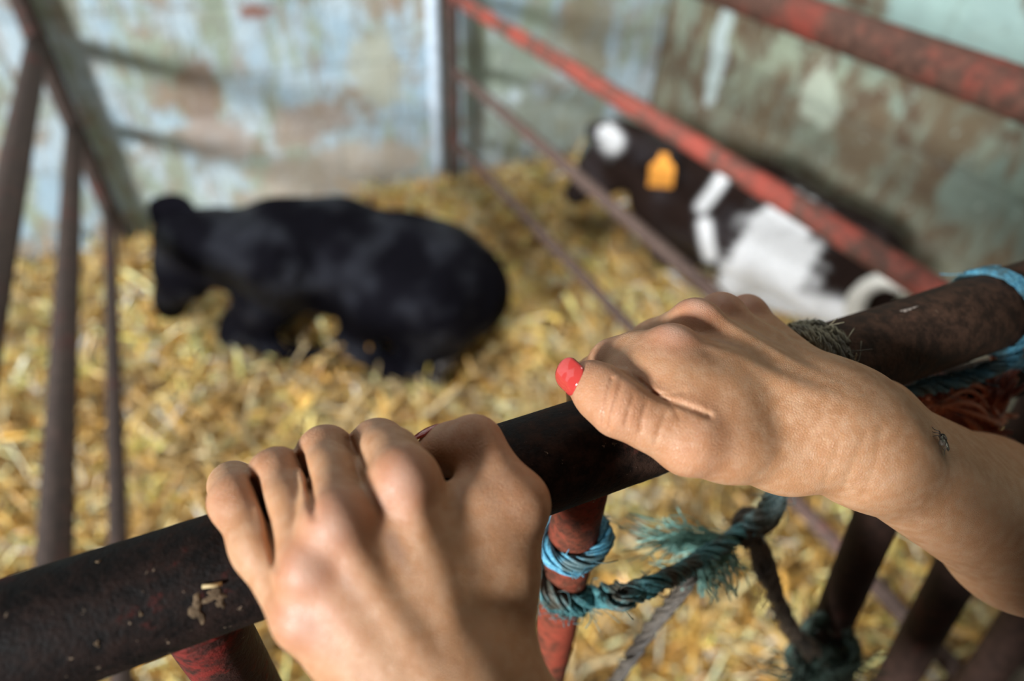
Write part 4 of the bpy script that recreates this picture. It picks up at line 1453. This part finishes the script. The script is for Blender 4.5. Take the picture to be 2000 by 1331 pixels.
def coat2(v):
    c = np.tile(BRN, (len(v), 1))

    def patch(pts, r, e=4):
        """a white patch on the near flank"""
        n_ = unit(sum(pts) / len(pts) - V(0, 0, 1.4))
        Q = v - (v @ n_)[:, None] * n_
        return np.exp(-(polyd(Q, [p - (p @ n_) * n_ for p in pts]) / r) ** e)
    jag = 1 + 0.16 * np.sin(v[:, 0] * 70 + 4 * np.sin(v[:, 2] * 45)) + 0.10 * np.sin(v[:, 1] * 120)
    w = np.maximum.reduce([
        patch([V(1.44006, 1.09775, 0.44000), V(1.38061, 1.01865, 0.38000), V(1.36829, 1.03429, 0.30000)], .092 * jag, 6),
        patch([V(1.33183, 1.05406, 0.44000), V(1.35538, 1.12745, 0.24000)], .062 * jag, 6),
        patch([V(1.40203, 1.12217, 0.20000), V(1.61674, 0.95087, 0.17000)], .050, 4),
        patch([V(1.17677, 1.66799, 0.54000), V(1.19197, 1.64309, 0.52000)], .036, 4),
        patch([V(1.39521, 1.32423, 0.52000), V(1.35456, 1.30991, 0.48000), V(1.32839, 1.31525, 0.43000)], .020, 4),
        patch([V(1.35093, 1.30740, 0.36000), V(1.37366, 1.30305, 0.30000), V(1.40132, 1.29906, 0.24000)], .021, 4),
    ])
    w = np.clip(w * 1.2, 0, 1)
    return c + (WHITE - c) * w[:, None]


o2, f2 = body('calf', B2, M_coat, V(0.84, 0.55, 0.02), V(1.78, 2.24, 0.80), coat2,
              'brown-black calf with white haunch and forehead lying against the wall beyond the red fence')
ear(o2, V(1.25599, 1.58339, 0.54000), V(1.25689, 1.38486, 0.50000), .085, V(-0.3, -0.8, 0.5), BRN)
ear(o2, V(1.16677, 1.65949, 0.54500), V(1.14747, 1.73984, 0.54000), .07, V(-0.3, -0.8, 0.5), BRN)
blob('eye', o2, M_eye, V(1.16785, 1.60445, 0.47000), .014)
M_tag = plain('tag_orange', (0.72, 0.30, 0.045), 0.4, 0.5, 0.1)
tp = np.array(V(1.18035, 1.36221, 0.54500))
tv = []
tn = unit(V(-0.45, -0.75, 0.5))
tu = unit(np.cross(tn, V(0, 0, 1)))
tw = np.cross(tu, tn)
prof = [(-.5, -.55), (.5, -.55), (.5, .25), (.22, .5), (.16, .75), (-.16, .75), (-.22, .5), (-.5, .25)]
for e in (0, .004):
    tv += [tp + tu * a * .072 + tw * b * .074 + tn * e for a, b in prof]
tf = [tuple(range(8))[::-1], tuple(range(8, 16))] + [(k, (k + 1) % 8, 8 + (k + 1) % 8, 8 + k) for k in range(8)]
e_ = link('ear_tag', tv, tf, M_tag, o2, False)
e_['label'] = 'orange plastic ear tag'
# pale tail curled round the rump
M_tail = plain('tail_hair', (0.50, 0.49, 0.45), 0.7, 0.3, 0.2, 90, 0.5, 0.004)
small('tail', o2, M_tail, (spline([V(1.47748, 0.69601, 0.50000), V(1.41505, 0.69296, 0.52000), V(1.39511, 0.72839, 0.52000), V(1.37088, 0.75078, 0.49000), V(1.37100, 0.75799, 0.44000), V(1.38969, 0.75174, 0.38000)], 16), [.018] * 5 + [.021] * 6 + [.024] * 4 + [.013]))
small('hoof', o2, M_hoof, ([V(1.61399, 0.96705, 0.16500), V(1.65468, 0.92699, 0.15500)], [.038, .032]))

# ------------------------------------------------------------------ the fly on the forearm
from mathutils.bvhtree import BVHTree
bvh = BVHTree.FromPolygons([tuple(p) for p in parts_v[1].tolist()], [tuple(q) for q in (parts_f[1] - parts_f[1].min()).tolist()])
fo = V(0.16331, 0.05063, 1.26447)
hit, nrm, _, _ = bvh.ray_cast(Vector(fo), Vector(V(0.29033, 0.09001, 1.15906) - fo).normalized())
fp, fn = np.array(hit), np.array(nrm)
if fn @ RB < 0:
    fn = -fn
fdir = unit(np.cross(np.cross(fn, RU * 0.94 + RA * 0.34), fn))
fs_ = np.cross(fn, fdir)
fly = empty('fly', tuple(fp), 'small dark fly sitting on the right forearm near the wrist', 'fly')
M_fly = plain('fly_body', (0.020, 0.017, 0.014), 0.35, 0.5, 0.4, 2500, 0.4, 0.0002)
M_fly2 = plain('fly_thorax', (0.075, 0.06, 0.045), 0.5, 0.5, 0.4, 2500, 0.4, 0.0002)
M_leg = plain('fly_leg', (0.030, 0.022, 0.016), 0.5)
wm = N('fly_wing')
M_wing = wm.done((0.10, 0.08, 0.06), 0.2, 0, 0.6)
wm.b.inputs['Transmission Weight'].default_value = 0.5
W_ = lambda a, s, h: fp + (fdir * a + fs_ * s + fn * h) * 0.001


def fly_part(name, pts, rads, mat):
    m_ = MB()
    P_ = spline(pts, 12)
    r_ = np.interp(np.linspace(0, 1, 12), np.linspace(0, 1, len(rads)), rads) * 0.001
    m_.tube(P_, r_, 12)
    return m_.build(name, mat, fly)


fly_part('abdomen', [W_(-3.4, 0, 1.0), W_(-2.0, 0, 1.3), W_(-0.4, 0, 1.5)], [0.15, 1.0, 1.15, 0.8], M_fly2)
fly_part('thorax', [W_(-0.7, 0, 1.55), W_(0.5, 0, 1.75), W_(1.6, 0, 1.6)], [0.5, 1.15, 1.2, 0.5], M_fly2)
fly_part('head', [W_(1.6, 0, 1.5), W_(2.2, 0, 1.5), W_(2.9, 0, 1.3)], [0.4, 1.1, 1.1, 0.3], M_fly)
for sg in (-1, 1):
    w_ = [W_(0.6, 0.7 * sg, 2.3), W_(-0.6, 2.0 * sg, 2.4), W_(-2.6, 2.9 * sg, 2.2), W_(-4.4, 2.4 * sg, 1.8), W_(-4.6, 1.4 * sg, 1.8), W_(-2.4, 0.6 * sg, 2.2)]
    w2 = [p + fn * 0.00006 for p in w_]
    fq = [tuple(range(6)), tuple(range(6, 12))[::-1]] + [(k, (k + 1) % 6, 6 + (k + 1) % 6, 6 + k) for k in range(6)]
    link('wing', np.array(w_ + w2) - fp, fq, M_wing, fly)
    for a0, a1, a2 in ((1.2, 2.6, 3.6), (0.4, 0.5, 0.2), (-0.3, -1.8, -3.2)):
        fly_part('leg', [W_(a0, 0.7 * sg, 1.0), W_((a0 + a1) / 2, 2.2 * sg, 1.7), W_(a1, 3.2 * sg, 0.5), W_(a2, 3.9 * sg, 0.05)], [0.22, 0.2, 0.14, 0.10], M_leg)
